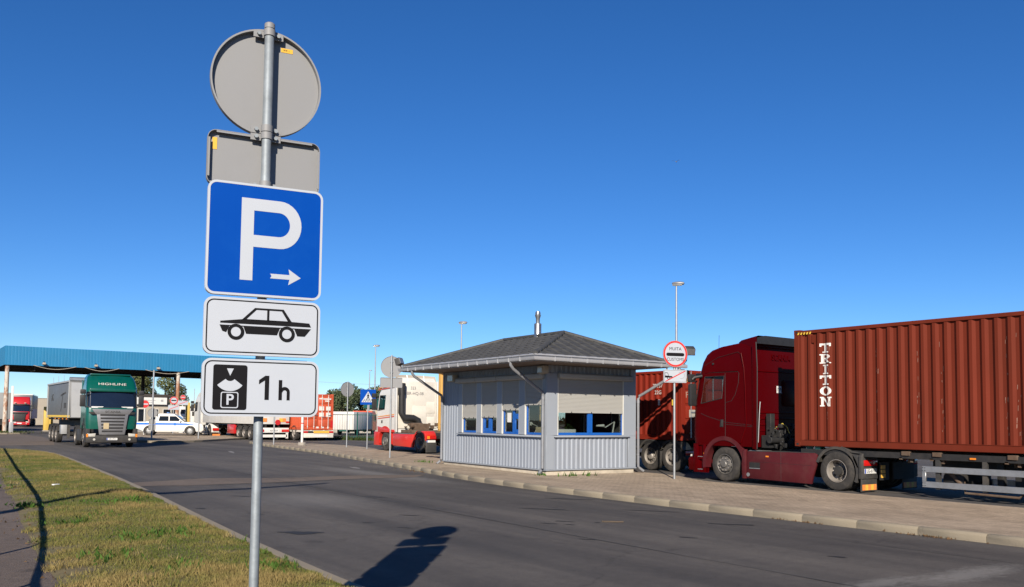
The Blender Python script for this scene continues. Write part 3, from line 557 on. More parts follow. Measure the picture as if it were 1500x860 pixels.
MB().lathe([(.036, 0), (.036, 4.35)], 'z', (0, 0, 0), 14).build('pole', post_grey, s, smooth=40); disc_back(s, .90, 3.86, .06); plate_back(s, .92, .42, 3.20, .06)
s = thing('sign_post', 'thin post with round sign back left of the zebra sign', 'sign post', (21.55, 46.3, 0), R(6), 'sign posts on the pavement')
MB().lathe([(.034, 0), (.034, 3.82)], 'z', (0, 0, 0), 12).build('pole', post_grey, s, smooth=40); disc_back(s, .86, 3.36, .06)
s = thing('sign_post', 'thin grey post standing just right of the 1 h plate pole', 'post', (18.25, 49.1, 0), 0, 'sign posts on the pavement')
MB().lathe([(.04, 0), (.04, 3.3)], 'z', (0, 0, 0), 12).build('pole', post_grey, s, smooth=40); disc_back(s, .7, 3.1, .06)
s = thing('sign_post', 'thin grey post in front of the parked grey trailer under the car plate', 'post', (17.9, 63.0, .12), 0, 'sign posts on the traffic island')
MB().lathe([(.05, 0), (.05, 2.6)], 'z', (0, 0, 0), 12).build('pole', post_grey, s, smooth=40)
s = thing('sign_post', 'tall grey post with round and square sign backs before the white pickup', 'sign post', (14.75, 63.0, .12), R(-14), 'sign posts on the traffic island')
MB().lathe([(.055, 0), (.055, 4.75)], 'z', (0, 0, 0), 14).build('pole', post_grey, s, smooth=40); disc_back(s, .64, 1.78, .08); plate_back(s, .46, .36, 1.16, .08); plate_back(s, .46, .36, .78, .08)
s = thing('red_banded_post', 'white round post with a thin red band on a small concrete foot', 'post', (20.3, 49.9, 0))
MB().prism(circ(.24, 8), 'z', 0, .2).build('foot', concrete, s, bevel=.02); MB().lathe([(.075, .2), (.075, 3.2)], 'z', (0, 0, 0), 16).build('pole', white_p, s, smooth=40)
MB().lathe([(.078, 1.32), (.078, 1.38)], 'z', (0, 0, 0), 16).build('red_band', sign_red, s, smooth=40)

# ------------------------------------------------------------------ kiosk
K = thing('kiosk', 'small grey metal-clad kiosk with hipped charcoal roof, roller shutters and blue window frames', 'kiosk', (16.43, 21.01, 0), R(-2))
W_, D_, H_ = 3.6, 6.48, 3.37
MB().box(.02, W_-.02, .02, D_-.02, -.05, .165).build('plinth', plinth_m, K, bevel=.008)
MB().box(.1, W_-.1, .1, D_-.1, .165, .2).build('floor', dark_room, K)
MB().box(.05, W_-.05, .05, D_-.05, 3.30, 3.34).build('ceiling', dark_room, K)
clp = lambda L: corr(L, .18, .022, .36, .34)
def cladding(o, u, n, L, z0, z1): return MB().sheet((*o, z0), u, (0, 0, 1), n, L, z1-z0, clp(L)).build('cladding', clad, K, recalc=False)
def wallcore(x0, x1, y0, y1, z0, z1): return MB().box(x0, x1, y0, y1, z0, z1)
# solid cores behind the sheets (openings left free on all four sides)
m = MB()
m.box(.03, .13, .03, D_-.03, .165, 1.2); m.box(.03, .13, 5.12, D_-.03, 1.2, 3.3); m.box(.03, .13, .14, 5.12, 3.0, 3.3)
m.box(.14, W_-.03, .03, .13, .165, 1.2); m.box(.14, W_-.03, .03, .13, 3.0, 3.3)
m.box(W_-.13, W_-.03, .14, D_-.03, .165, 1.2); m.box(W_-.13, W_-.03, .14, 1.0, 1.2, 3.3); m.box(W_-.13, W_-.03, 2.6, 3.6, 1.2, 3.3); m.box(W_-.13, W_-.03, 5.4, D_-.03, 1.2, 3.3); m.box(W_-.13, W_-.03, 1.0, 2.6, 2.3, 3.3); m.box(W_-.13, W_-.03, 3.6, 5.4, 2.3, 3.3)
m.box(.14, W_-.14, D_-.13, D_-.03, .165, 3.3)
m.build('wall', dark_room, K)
cladding((0, D_-.02), (0, -1, 0), (-1, 0, 0), D_-5.36, .19, 3.405)
cladding((0, 5.34), (0, -1, 0), (-1, 0, 0), 5.16, .19, 1.17)
cladding((0, 5.34), (0, -1, 0), (-1, 0, 0), 5.3, 3.16, 3.405)
cladding((.28, 0), (1, 0, 0), (0, -1, 0), 3.02, .19, 1.17)
cladding((.04, 0), (1, 0, 0), (0, -1, 0), 3.5, 3.17, 3.405)
cladding((W_, .02), (0, 1, 0), (1, 0, 0), D_-.04, .19, 1.15); cladding((W_, .02), (0, 1, 0), (1, 0, 0), D_-.04, 2.3, 3.405)
cladding((W_, .02), (0, 1, 0), (1, 0, 0), .98, 1.15, 2.3); cladding((W_, 2.6), (0, 1, 0), (1, 0, 0), 1.0, 1.15, 2.3); cladding((W_, 5.4), (0, 1, 0), (1, 0, 0), 1.04, 1.15, 2.3)
cladding((W_-.02, D_), (-1, 0, 0), (0, 1, 0), W_-.04, .19, 3.405)
# corner flashings and base drip flashing
MB().box(-.028, .40, -.028, .02, 1.235, 3.165).box(-.028, .27, -.026, .02, .19, 1.235).box(-.028, .02, .02, .185, .19, 3.405).build('corner_post', flash, K, bevel=.004, seg=1)
MB().box(3.10, W_+.03, -.028, .02, 1.215, 3.0).box(3.31, W_+.03, -.026, .02, .19, 1.215).box(3.4, W_+.03, -.026, .02, 3.0, 3.405).box(W_-.02, W_+.028, .02, .1, .19, 3.405).build('corner_post', flash, K, bevel=.004, seg=1)
MB().box(-.03, .02, D_-.06, D_+.03, .19, 3.405).box(.02, .12, D_-.02, D_+.03, .19, 3.405).build('corner_post', flash, K, bevel=.004, seg=1)
MB().box(-.045, W_+.045, -.045, -.0, .155, .188).box(-.045, -.0, 0, D_+.03, .155, .188).box(W_, W_+.045, 0, D_+.03, .155, .188).build('drip_edge', flash, K)
# sills
MB().prism([(-.09, 1.17), (-.09, 1.195), (.03, 1.235), (.03, 1.17)], 'y', .19, 5.38).build('window_sill', flash, K, bevel=.004, seg=1)
MB().prism([(-.09, 1.175), (-.09, 1.20), (.03, 1.235), (.03, 1.175)], 'x', .26, 3.34).build('window_sill', flash, K, bevel=.004, seg=1)
# left face: mullion posts
for y0, y1 in ((5.10, 5.36), (3.80, 4.10), (2.50, 2.80), (1.16, 1.48)):
    MB().box(-.026, .08, y0, y1, 1.236, 3.165).build('mullion_post', flash, K, bevel=.004, seg=1)
def wframe(name, face, a0, a1, z0, z1, t=.045, dep=(.035, .085), mat=blue_frame, parent=K, tb=.07):
    m = MB()
    def bx(u0, u1, w0, w1):
        if face == 'L': m.box(dep[0], dep[1], u0, u1, w0, w1)
        else: m.box(u0, u1, dep[0], dep[1], w0, w1)
    bx(a0, a1, z0, z0+tb); bx(a0, a1, z1-t, z1); bx(a0, a0+t, z0+tb, z1-t); bx(a1-t, a1, z0+tb, z1-t)
    return m.build(name, mat, parent, bevel=.003, seg=1)
def pane(f, face, a0, a1, z0, z1, d=.06):
    return (MB().box(d, d+.008, a0, a1, z0, z1) if face == 'L' else MB().box(a0, a1, d, d+.008, z0, z1)).build('pane', glass, f)
WY = ((4.10, 5.10, 1.77), (2.80, 3.80, 1.80), (1.48, 2.50, 2.04), (.185, 1.16, 2.20))
def shutter(face, a0, a1, zb, zt):
    prof = []; z = zb
    while z < zt:
        prof += [(z, .0), (z+.008, .010), (z+.034, .010), (z+.042, .0)]; z += .042
    m = MB(); rows = []
    for e in (a0+.012, a1-.012):
        rows.append([(.002-d, e, z) if face == 'L' else (e, .002-d, z) for z, d in prof])
    m.grid(rows); s_ = m.build('shutter', shutter_m, K, recalc=False)
    b = (MB().box(-.014, .012, a0+.012, a1-.012, zb-.03, zb+.004) if face == 'L' else MB().box(a0+.012, a1-.012, -.014, .012, zb-.03, zb+.004)).build('bottom_bar', shutter_m, s_)
    c = MB()
    for q in (.2, .5, .8):
        y = a0+(a1-a0)*q
        if face == 'L': c.box(-.03, -.012, y-.012, y+.012, zb-.035, zb+.01)
        else: c.box(y-.012, y+.012, -.03, -.012, zb-.035, zb+.01)
    c.build('stopper', black, s_)
    g = MB()
    for e in (a0, a1):
        if face == 'L': g.box(-.022, .03, e-.016, e+.016, 1.236, 3.0)
        else: g.box(e-.016, e+.016, -.022, .03, 1.236, 3.0)
    g.build('guide_rail', white_win, s_)
    return s_
for a0, a1, zb in WY:
    shutter('L', a0, a1, zb, 3.02)
    MB().box(.09, .125, a0, a0+.09, 1.24, 3.0).box(.09, .125, a1-.05, a1, 1.24, 3.0).build('window_lining', white_win, K)
f = wframe('window_frame', 'L', 4.13, 5.07, 1.238, 2.95); pane(f, 'L', 4.17, 5.03, 1.30, 2.92)
f = wframe('window_frame', 'L', 2.83, 3.77, 1.238, 2.95); pane(f, 'L', 2.87, 3.25, 1.30, 2.92)
MB().box(.034, .09, 3.22, 3.30, 1.30, 2.90).build('sash_post', blue_frame, f); f2 = wframe('hatch_frame', 'L', 3.30, 3.74, 1.29, 1.84, .10, (.03, .09), tb=.12); pane(f2, 'L', 3.38, 3.66, 1.39, 1.76); pane(f2, 'L', 3.32, 3.72, 1.86, 2.9)
f = wframe('window_frame', 'L', 1.51, 2.47, 1.238, 2.95); pane(f, 'L', 1.93, 2.43, 1.30, 2.92)
MB().box(.034, .09, 1.83, 1.93, 1.30, 2.90).box(.034, .09, 1.55, 1.83, 1.80, 1.90).build('sash_post', blue_frame, f); f2 = wframe('hatch_frame', 'L', 1.52, 1.84, 1.29, 1.80, .07, (.03, .09), tb=.10); pane(f2, 'L', 1.57, 1.79, 1.38, 1.74)
pane(f2, 'L', 1.55, 1.83, 1.9, 2.9)
f = wframe('window_frame', 'L', .21, 1.13, 1.238, 2.95); pane(f, 'L', .25, 1.09, 1.30, 2.92)
MB().box(.05, .053, 2.03, 2.27, 1.62, 1.93).build('paper_notice', plate_white, f)
# shutter boxes
for y0, y1 in ((4.02, 5.36), (2.66, 3.98), (.10, 2.62)):
    MB().prism([(-.02, 2.985), (-.17, 2.985), (-.19, 3.02), (-.19, 3.12), (-.15, 3.165), (-.02, 3.165)], 'y', y0, y1).build('shutter_box', shutter_m, K, bevel=.006)
MB().prism([(-.02, 3.0), (-.16, 3.0), (-.18, 3.03), (-.18, 3.14), (-.14, 3.18), (-.02, 3.18)], 'x', .38, 3.38).build('shutter_box', shutter_m, K, bevel=.006)
# front window
shutter('F', .42, 3.09, 1.97, 3.03)
f = wframe('window_frame', 'F', .42, 3.09, 1.238, 2.95, .03, tb=.08); pane(f, 'F', .46, 1.64, 1.31, 2.92); pane(f, 'F', 1.84, 3.05, 1.31, 2.92)
MB().box(1.65, 1.735, .025, .095, 1.31, 2.9).box(1.745, 1.83, .025, .095, 1.31, 2.9).build('mullion', blue_frame, f, bevel=.003, seg=1)
# rear windows
for y0, y1 in ((1.0, 2.6), (3.6, 5.4)):
    g = MB().box(W_-.1, W_-.05, y0, y1, 1.2, 1.27).box(W_-.1, W_-.05, y0, y1, 2.24, 2.3).box(W_-.1, W_-.05, y0, y0+.06, 1.27, 2.24).box(W_-.1, W_-.05, y1-.06, y1, 1.27, 2.24).build('window_frame', white_win, K)
    MB().box(W_-.08, W_-.072, y0+.06, y1-.06, 1.27, 2.24).build('pane', glass, g)
# roof: eaves rectangle, hips, tile courses
X0, X1, Y0, Y1 = -1.38, 3.72, -1.33, 7.12; ZE, ZR = 3.585, 4.56; xm = 1.50; yr0, yr1 = 1.15, 4.75
def tile_face(a, b, apex):           # a->b along the eave, apex = the ridge points
    a, b = Vector(a), Vector(b); u = (b-a).normalized(); L = (b-a).length
    top = Vector(apex[0]); n = u.cross(top-a).normalized()
    if n.z < 0: n = -n
    v = n.cross(u); SL = (top-a).dot(v)
    bm = bmesh.new(); ch, tw = .36, .41; rows_ = int(SL/ch)+2
    for i in range(rows_):
        off = 0
        for j in range(-1, int(L/tw)+2):
            x0_, x1_ = j*tw+off, (j+1)*tw+off; v0, v1 = i*ch, (i+1)*ch+.02
            pf = [(0, 0), (.19, 0), (.225, .030), (.36, .030), (tw, 0)]
            lo = [bm.verts.new(a+u*(x0_+p)+v*v0+n*(.012+q)) for p, q in pf]; hi = [bm.verts.new(a+u*(x0_+p)+v*v1+n*(.004+q)) for p, q in pf]
            for k in range(4): bm.faces.new((lo[k], lo[k+1], hi[k+1], hi[k]))
            b0, b1 = bm.verts.new(a+u*x0_+v*v0-n*.01), bm.verts.new(a+u*(x0_+.19)+v*v0-n*.01); bm.faces.new((b0, b1, lo[1], lo[0]))
    ends = [apex[0], apex[-1]]
    for p, e in ((a, ends[0]), (b, ends[1])):
        d = (Vector(e)-p); pn = d.cross(n).normalized()
        mid = (a+b)/2+v*.1
        if (mid-p).dot(pn) > 0: pn = -pn
        g = bm.verts[:]+bm.edges[:]+bm.faces[:]; bmesh.ops.bisect_plane(bm, geom=g, plane_co=p, plane_no=pn, clear_outer=True)
    g = bm.verts[:]+bm.edges[:]+bm.faces[:]; bmesh.ops.bisect_plane(bm, geom=g, plane_co=a+v*SL, plane_no=v, clear_outer=True)
    me = bpy.data.meshes.new('roof_tiles'); bm.to_mesh(me); bm.free(); me.materials.append(roof_m); o = link('roof_tiles', me, roof); o['kind'] = 'stuff'; return o
A, B, C, D = (X0, Y0, ZE), (X1, Y0, ZE), (X1, Y1, ZE), (X0, Y1, ZE); E1, E2 = (xm, yr0, ZR), (xm, yr1, ZR)
roof = MB().add([A, B, C, D, E1, E2], [(0, 1, 4), (1, 2, 5, 4), (2, 3, 5), (3, 0, 4, 5), (3, 2, 1, 0)]).build('roof', roof_m, K)
tile_face(A, B, [E1, E1]); tile_face(B, C, [E1, E2]); tile_face(C, D, [E2, E2]); tile_face(D, A, [E2, E1])
m = MB()
for p, q in ((A, E1), (B, E1), (C, E2), (D, E2), (E1, E2)):
    p, q = Vector(p), Vector(q); n_ = int((q-p).length/.33)
    for i in range(n_): m.tube([p+(q-p)*(i/n_)+Vector((0, 0, .035)), p+(q-p)*((i+1.06)/n_)+Vector((0, 0, .05))], [.075, .06], 8)
m.build('ridge_caps', roof_m, roof, smooth=50)
MB().box(X0+.02, X1-.02, Y0+.02, Y1-.02, 3.41, 3.435).build('soffit', soffit_m, K)
def sweep(prof, name, mat, parent=K, **kw):
    rows = [[(X0-d, Y0-d, z+.035), (X1+d, Y0-d, z+.035), (X1+d, Y1+d, z+.035), (X0-d, Y1+d, z+.035)] for d, z in prof]
    return MB().grid(rows+[rows[0]], True).build(name, mat, parent, **kw)
sweep([(-.02, 3.37), (.012, 3.37), (.012, 3.545), (-.02, 3.545)], 'fascia', gutter_m)
sweep([(.002, 3.548), (.05, 3.535), (.055, 3.565), (.0, 3.59)], 'eave_trim', gutter_m)
gut = sweep([(.015, 3.46), (.018, 3.405), (.06, 3.385), (.115, 3.395), (.135, 3.43), (.14, 3.485), (.15, 3.492), (.15, 3.500), (.128, 3.500), (.124, 3.44), (.105, 3.405), (.06, 3.396), (.026, 3.412), (.024, 3.46)], 'gutter', gutter_m, smooth=45)
MB().prism([(Y0-.02, 3.435), (Y0-.14, 3.435), (Y0-.15, 3.535), (Y0-.02, 3.58)], 'x', X1+.155, 4.56).build('gutter_end', gutter_m, gut, bevel=.01)
m = MB()
for i in range(1, 14): m.box(X0-.156, X0-.015, Y0+.6*i-.012, Y0+.6*i+.012, 3.415, 3.541)
for i in range(1, 9): m.box(X0+.6*i-.012, X0+.6*i+.012, Y0-.156, Y0-.015, 3.415, 3.541)
m.build('gutter_bracket', gutter_m, gut)
def downpipe(top, wall, foot, out):
    t, w_, f_ = Vector(top), Vector(wall), Vector(foot); dp = MB()
    d = w_-t; dp.tube([t+Vector((0, 0, .06)), t-Vector((0, 0, .06)), t+d*.08-Vector((0, 0, .11)), w_-d*.03+Vector((0, 0, .02)), w_-Vector((0, 0, .10))], .048, 14)
    dp.build('downpipe', pipe_m, K, smooth=50)
    d2 = MB().tube([w_-Vector((0, 0, .02)), Vector((w_.x, w_.y, .22)), Vector((w_.x, w_.y, .16))+Vector(out)*.05, Vector((w_.x, w_.y, .06))+Vector(out)*.18], .046, 14)
    d2.lathe([(.054, -.05), (.054, .05)], 'z', (w_.x, w_.y, w_.z-.14), 14)
    for z in (.6, 1.5, 2.2): d2.lathe([(.052, -.015), (.052, .015)], 'z', (w_.x, w_.y, z), 14)
    d2.build('downpipe', pipe_m, K, smooth=50)
downpipe((-1.45, -.14, 3.40), (-.10, .06, 2.52), (0, 0, 0), (-1, -.2, 0))
downpipe((-1.45, 6.26, 3.40), (-.10, 6.42, 2.52), (0, 0, 0), (-1, 0, 0))
downpipe((4.25, -1.41, 3.42), (W_+.10, -.06, 2.48), (0, 0, 0), (1, -.4, 0))
# flue
fl = MB().lathe([(.125, 4.30), (.125, 5.02), (.118, 5.03), (.07, 5.03)], 'z', (1.54, 2.68, 0), 24).build('flue', steel_pipe, K, smooth=40)
MB().lathe([(.128, 4.5), (.128, 4.515)], 'z', (1.54, 2.68, 0), 24).lathe([(.128, 4.75), (.128, 4.765)], 'z', (1.54, 2.68, 0), 24).lathe([(.128, 4.99), (.128, 5.0)], 'z', (1.54, 2.68, 0), 24).build('flue_seam', alu, fl)
MB().lathe([(.07, 5.0), (.07, 5.20), (.105, 5.30), (.105, 5.335), (.088, 5.345), (.095, 5.38), (.075, 5.45), (.0, 5.46)], 'z', (1.54, 2.68, 0), 24).build('cowl', steel_pipe, fl, smooth=35)
# lamps and floodlights on the kiosk
def wall_lamp(x, y, z, sx, sy, sz): 
    l = MB().box(x-sx/2, x+sx/2, y-sy/2, y+sy/2, z-sz/2, z+sz/2).build('wall_lamp', beige_wall, K, bevel=.012); MB().box(x-sx/2-.012, x-sx/2+.001, y-sy/2+.03, y+sy/2-.03, z-sz/2+.03, z+sz/2-.03).build('lamp_lens', lens_white, l)
wall_lamp(-.17, -.02, 3.25, .24, .28, .24); wall_lamp(-.14, 5.62, 3.17, .2, .42, .26)
def floodlight(x, y, z, rz, tilt):
    Mt = Matrix.Translation((x, y, z)) @ Matrix.Rotation(rz, 4, 'Z') @ Matrix.Rotation(tilt, 4, 'X')
    a = MB().prism([(-.19, -.16), (.19, -.16), (.15, .10), (-.15, .10)], 'y', -.10, .10); a.v = [tuple(Mt @ Vector((p[0], p[1], p[2]))) for p in a.v]; fo = a.build('floodlight', fender_grey, K, bevel=.015)
    b = MB().box(-.16, .16, -.115, -.101, -.13, .07); b.v = [tuple(Mt @ Vector(p)) for p in b.v]; b.build('lamp_lens', alu, fo)
    return fo
MB().tube([(4.42, -1.42, 3.55), (4.56, -1.42, 3.68), (4.64, -1.42, 3.98)], .018, 8).build('floodlight_arm', black, K, smooth=50)
floodlight(4.70, -1.42, 4.04, R(-25), R(28))
MB().tube([(-1.45, 7.1, 3.52), (-1.5, 7.2, 3.78)], .018, 8).build('floodlight_arm', black, K, smooth=50)
floodlight(-1.52, 7.2, 3.82, R(40), R(-20))
# things inside the kiosk (each rests on the counter)
tag(MB().box(.16, .75, .16, 5.0, 1.02, 1.06).box(.75, 3.4, .16, .75, 1.02, 1.06).box(.5, .56, 4.8, 4.86, .2, 1.02).box(3.3, 3.36, .6, .66, .2, 1.02).box(.68, .74, .78, .84, .2, 1.02).build('counter', wood, loc=(16.43, 21.01, 0), rz=R(-2)), 'wooden counter running inside below the kiosk windows', 'counter')
kp = lambda x, y, z: (16.43+x*math.cos(R(2))+y*math.sin(R(2)), 21.01-x*math.sin(R(2))+y*math.cos(R(2)), z)
l = thing('desk_lamp', 'white jointed desk lamp behind the front kiosk window', 'lamp', kp(2.95, .42, 1.06), R(-2))
MB().lathe([(.13, 0), (.13, .03), (.02, .05)], 'z', (0, 0, 0), 18).build('base', white_win, l, smooth=40)
for dx in (0, .03): MB().tube([(dx, 0, .05), (.12+dx, 0, .62), (-.28+dx, 0, .42)], .011, 8).build('arm', white_win, l, smooth=40)
MB().lathe([(.0, 0), (.03, 0), (.05, .28), (.045, .30), (0, .3)], 'x', (-.62, 0, .48), 14).build('shade', white_win, l, smooth=40)
tag(MB().box(-.36, .36, -.18, .18, 0, .36).box(-.2, -.12, -.19, -.179, .06, .2).build('printer', white_win, loc=kp(.98, .44, 1.06), rz=R(-2), bevel=.02), 'white office machine in the left half of the front kiosk window', 'printer')
p = thing('potted_plant', 'green potted plant behind the front kiosk window', 'plant', kp(1.25, .62, 1.42), 0)
MB().lathe([(.06, -.36), (.10, -.12), (.09, -.12), (.06, -.2)], 'z', (0, 0, 0), 14).build('pot', beige_box, p, smooth=40)
m = MB()
for k in range(46):
    a = random.uniform(0, 6.28); r_ = random.uniform(.05, .3); z = random.uniform(-.1, .3); c = Vector((r_*math.cos(a), r_*.5*math.sin(a), z)); d = Vector((math.cos(a), math.sin(a), random.uniform(-.2, .6)))*.11; s2 = Vector((-math.sin(a), math.cos(a), .3))*.035
    m.add([c-d, c+s2, c+d, c-s2], [(0, 1, 2, 3)])
m.build('foliage', leaf_g, p)
tag(MB().box(-.22, .22, -.3, .3, 0, .42).build('cardboard_box', beige_box, loc=kp(.55, .72, 1.06), rz=R(10), bevel=.008), 'beige cardboard box inside the corner window of the kiosk', 'box')
l = thing('desk_lamp', 'white jointed lamp before a beige box inside the corner window of the kiosk', 'lamp', kp(.42, 1.35, 1.06), R(80))
MB().lathe([(.1, 0), (.1, .03), (.02, .05)], 'z', (0, 0, 0), 14).build('base', white_win, l, smooth=40); MB().tube([(0, 0, .05), (-.06, -.14, .44), (.45, -.16, .54)], .014, 8).build('arm', white_win, l, smooth=40); MB().lathe([(0, 0), (.06, .0), (.04, .2), (0, .2)], 'x', (.4, -.16, .52), 12).build('shade', white_win, l, smooth=40)

# ------------------------------------------------------------------ wheels (shared meshes)
def mk(fn):
    o = fn; me = o.data; bpy.data.objects.remove(o); return me
def tyre_mesh(wd, r=.5):
    h = wd/2; g = []
    for c in ((-.5, 0, .5) if wd < .4 else (-.8, -.55, .55, .8)):
        c *= h*.8; g += [(r, c-.013), (r-.014, c-.009), (r-.014, c+.009), (r, c+.013)]
    if wd > .4: g = g[:8]+[(r, -.03), (r-.12, -.02), (r-.12, .02), (r, .03)]+g[8:]
    prof = [(r*.56, -h+.02), (r*.62, -h+.004), (r*.70, -h-.004), (r*.86, -h), (r*.95, -h+.015), (r*.992, -h+.05)]+g+[(r*.992, h-.05), (r*.95, h-.015), (r*.86, h), (r*.6, h-.02), (r*.56, h-.04)]
    return mk(MB().lathe(prof, 'x', (0, 0, 0), 40, False).build('wheel', rubber, smooth=35))
TY_S, TY_D = tyre_mesh(.31), tyre_mesh(.60)
def bolts(n, rad, t, br, bl):
    m = MB()
    for k in range(n):
        a = 2*PI*k/n; m.lathe([(0, t-bl), (br, t-bl), (br, t)], 'x', (0, rad*math.cos(a), rad*math.sin(a)), 6)
    return m
def rim_meshes():
    h = .155   # steer: convex dish, bolts, hub cap
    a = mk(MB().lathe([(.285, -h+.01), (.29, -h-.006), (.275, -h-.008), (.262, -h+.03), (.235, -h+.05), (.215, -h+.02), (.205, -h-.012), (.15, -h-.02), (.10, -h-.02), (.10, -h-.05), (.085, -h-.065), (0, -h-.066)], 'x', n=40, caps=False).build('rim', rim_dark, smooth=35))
    b = bolts(10, .175, -h-.016, .018, .03); ab = mk(b.build('wheel_bolts', rim_grey))
    c = MB()
    for k in range(10):
        an = 2*PI*(k+.5)/10; c.lathe([(0, -h+.012), (.019, -h+.012), (.019, -h+.03)], 'x', (0, .226*math.cos(an), .226*math.sin(an)), 10)
    ac = mk(c.build('hand_holes', chassis))
    h = .30    # twin: deep dish with dark hand holes
    d = mk(MB().lathe([(.285, -h+.01), (.292, -h-.006), (.278, -h-.008), (.265, -h+.03), (.255, -h+.10), (.235, -h+.19), (.20, -h+.215), (.13, -h+.205), (.125, -h+.13), (.105, -h+.05), (.06, -h+.04), (0, -h+.04)], 'x', n=40, caps=False).build('rim', rim_grey, smooth=35))
    e = mk(bolts(10, .165, -h+.21, .018, .04).build('wheel_bolts', black_dirty))
    f = MB()
    for k in range(8):
        an = 2*PI*(k+.3)/8; f.lathe([(0, -h+.175), (.034, -h+.185), (.034, -h+.2)], 'x', (0, .222*math.cos(an), .222*math.sin(an)), 10)
    fm = mk(f.build('hand_holes', chassis))
    g = mk(MB().lathe([(.126, -h+.14), (.107, -h+.045), (.06, -h+.035), (0, -h+.034)], 'x', n=24, caps=False).build('hub', black_dirty, smooth=35))
    return {'steer': (a, ab, ac), 'dual': (d, e, fm, g)}
RIMS = rim_meshes()
def trailer_rim():
    h = .155
    a = mk(MB().lathe([(.285, -h+.01), (.292, -h-.006), (.278, -h-.008), (.262, -h+.03), (.25, -h+.075), (.20, -h+.085), (.13, -h+.075), (.125, -h+.0), (.10, -h-.03), (0, -h-.035)], 'x', n=40, caps=False).build('rim', rim_grey, smooth=35))
    f = MB()
    for k in range(8):
        an = 2*PI*(k+.3)/8; f.lathe([(0, -h+.062), (.03, -h+.072), (.03, -h+.09)], 'x', (0, .215*math.cos(an), .215*math.sin(an)), 10)
    return (a, mk(bolts(10, .165, -h+.078, .016, .03).build('wheel_bolts', black_dirty)), mk(f.build('hand_holes', chassis)))
RIMS['trailer'] = trailer_rim()
def wheel(root, x, y, side, kind, r=.5):
    o = link('wheel', TY_D if kind == 'dual' else TY_S, root, (x, y, r), 0 if side < 0 else PI)
    if r != .5: o.scale = (r/.5*.9, r/.5, r/.5)
    for me in RIMS[kind]: link(me.name.split('.')[0], me, o)
    return o

# ------------------------------------------------------------------ lofted truck cabs
def cab(root, paint, levels, yr, rc, bow, ts, ws, wf, gl, tilt=0, tj=None, name='cab', interior=False):
    nt = len(ts); ang = (18, 36, 54, 72); xs = (-1, -.6, -.2, .2, .6, 1); na, nx = 4, 6
    def ring(j, z, yf, w_):
        yc = yf-bow-rc; half = []
        tz = (lambda t: min(.17, tilt*(1-t))) if (tilt and j == tj) else (lambda t: 0)
        half += [(-w_, yr+(yc-yr)*t, z+tz(t)) for t in ts]
        half += [(-w_+rc-rc*math.cos(R(a)), yc+(rc)*math.sin(R(a)), z) for a in ang]
        mid = [((w_-rc)*q, yf-bow*q*q, z) for q in xs]
        return half+mid+[(-x, y, zz) for x, y, zz in reversed(half)]
    RG = [ring(j, *l) for j, l in enumerate(levels)]; n = len(RG[0]); m = MB(); m.v = [p for r in RG for p in r]
    il = set((i, j) for i in range(ws[0], ws[1]) for j in range(ws[2], ws[3])); ir = set((n-2-i, j) for i, j in il)
    c0 = nt+1; c1 = n-2-c0; fw = set((i, j) for i in range(c0, c1+1) for j in range(*wf)); skip = il | ir | fw
    for j in range(len(RG)-1):
        for i in range(n):
            if (i, j) in skip: continue
            m.f.append((j*n+i, j*n+(i+1) % n, (j+1)*n+(i+1) % n, (j+1)*n+i))
    m.f.append(tuple(range(n))); m.f.append(tuple((len(RG)-1)*n+i for i in range(n-1, -1, -1)))
    body = m.build(name, paint, root, smooth=32)
    def inset(p, d=.014):
        v = Vector((p[0], p[1]-(yr+.6), 0)); v.normalize(); return (p[0]-v.x*d, p[1]-v.y*d, p[2])
    def patch(i0, i1, j0, j1, nm):
        q = MB().grid([[inset(RG[j][i]) for i in range(i0, i1+1)] for j in range(j0, j1+1)]).build(nm, gl, root, smooth=60)
        b = [RG[j0][i] for i in range(i0, i1+1)]+[RG[j][i1] for j in range(j0+1, j1+1)]+[RG[j1][i] for i in range(i1-1, i0-1, -1)]+[RG[j][i0] for j in range(j1-1, j0, -1)]
        MB().tube(b+[b[0], b[1]], .014, 6).build('window_seal', black, q)
        return q
    patch(ws[0], ws[1], ws[2], ws[3], 'side_window'); patch(n-1-ws[1], n-1-ws[0], ws[2], ws[3], 'side_window'); patch(c0, c1+1, wf[0], wf[1], 'windscreen')
    if interior:
        zb, zt = levels[ws[2]][0], levels[ws[3]][0]; yf = levels[ws[2]][1]
        it_ = MB().box(-1.15, 1.15, yr+.05, yf-.45, zb-.6, zb-.5).box(-1.15, 1.15, yr+.04, yr+.08, zb-.5, zt).box(-1.1, 1.1, yf-.75, yf-.42, zb-.5, zb+.04)
        for sx in (-.68, .68): it_.box(sx-.25, sx+.25, yr+.6, yr+.75, zb-.5, zb+.35).box(sx-.13, sx+.13, yr+.6, yr+.7, zb+.36, zb+.55).box(sx-.25, sx+.25, yr+.7, yr+1.2, zb-.5, zb-.2)
        it_.build('interior', dark_room, root, bevel=.03)
        sw = MB(); c = Vector((-.68, yf-.92, zb+.10)); ax = Matrix.Rotation(R(-50), 3, 'X')
        sw.tube([c+ax @ Vector((.23*math.cos(a), .23*math.sin(a), 0)) for a in [2*PI*k/20 for k in range(22)]], .018, 6); sw.tube([c, c+Vector((0, .25, -.2))], .03, 6); sw.tube([c-Vector((.2, 0, 0)), c+Vector((.2, 0, 0))], .015, 6)
        sw.build('steering_wheel', black, root)
    return body, RG
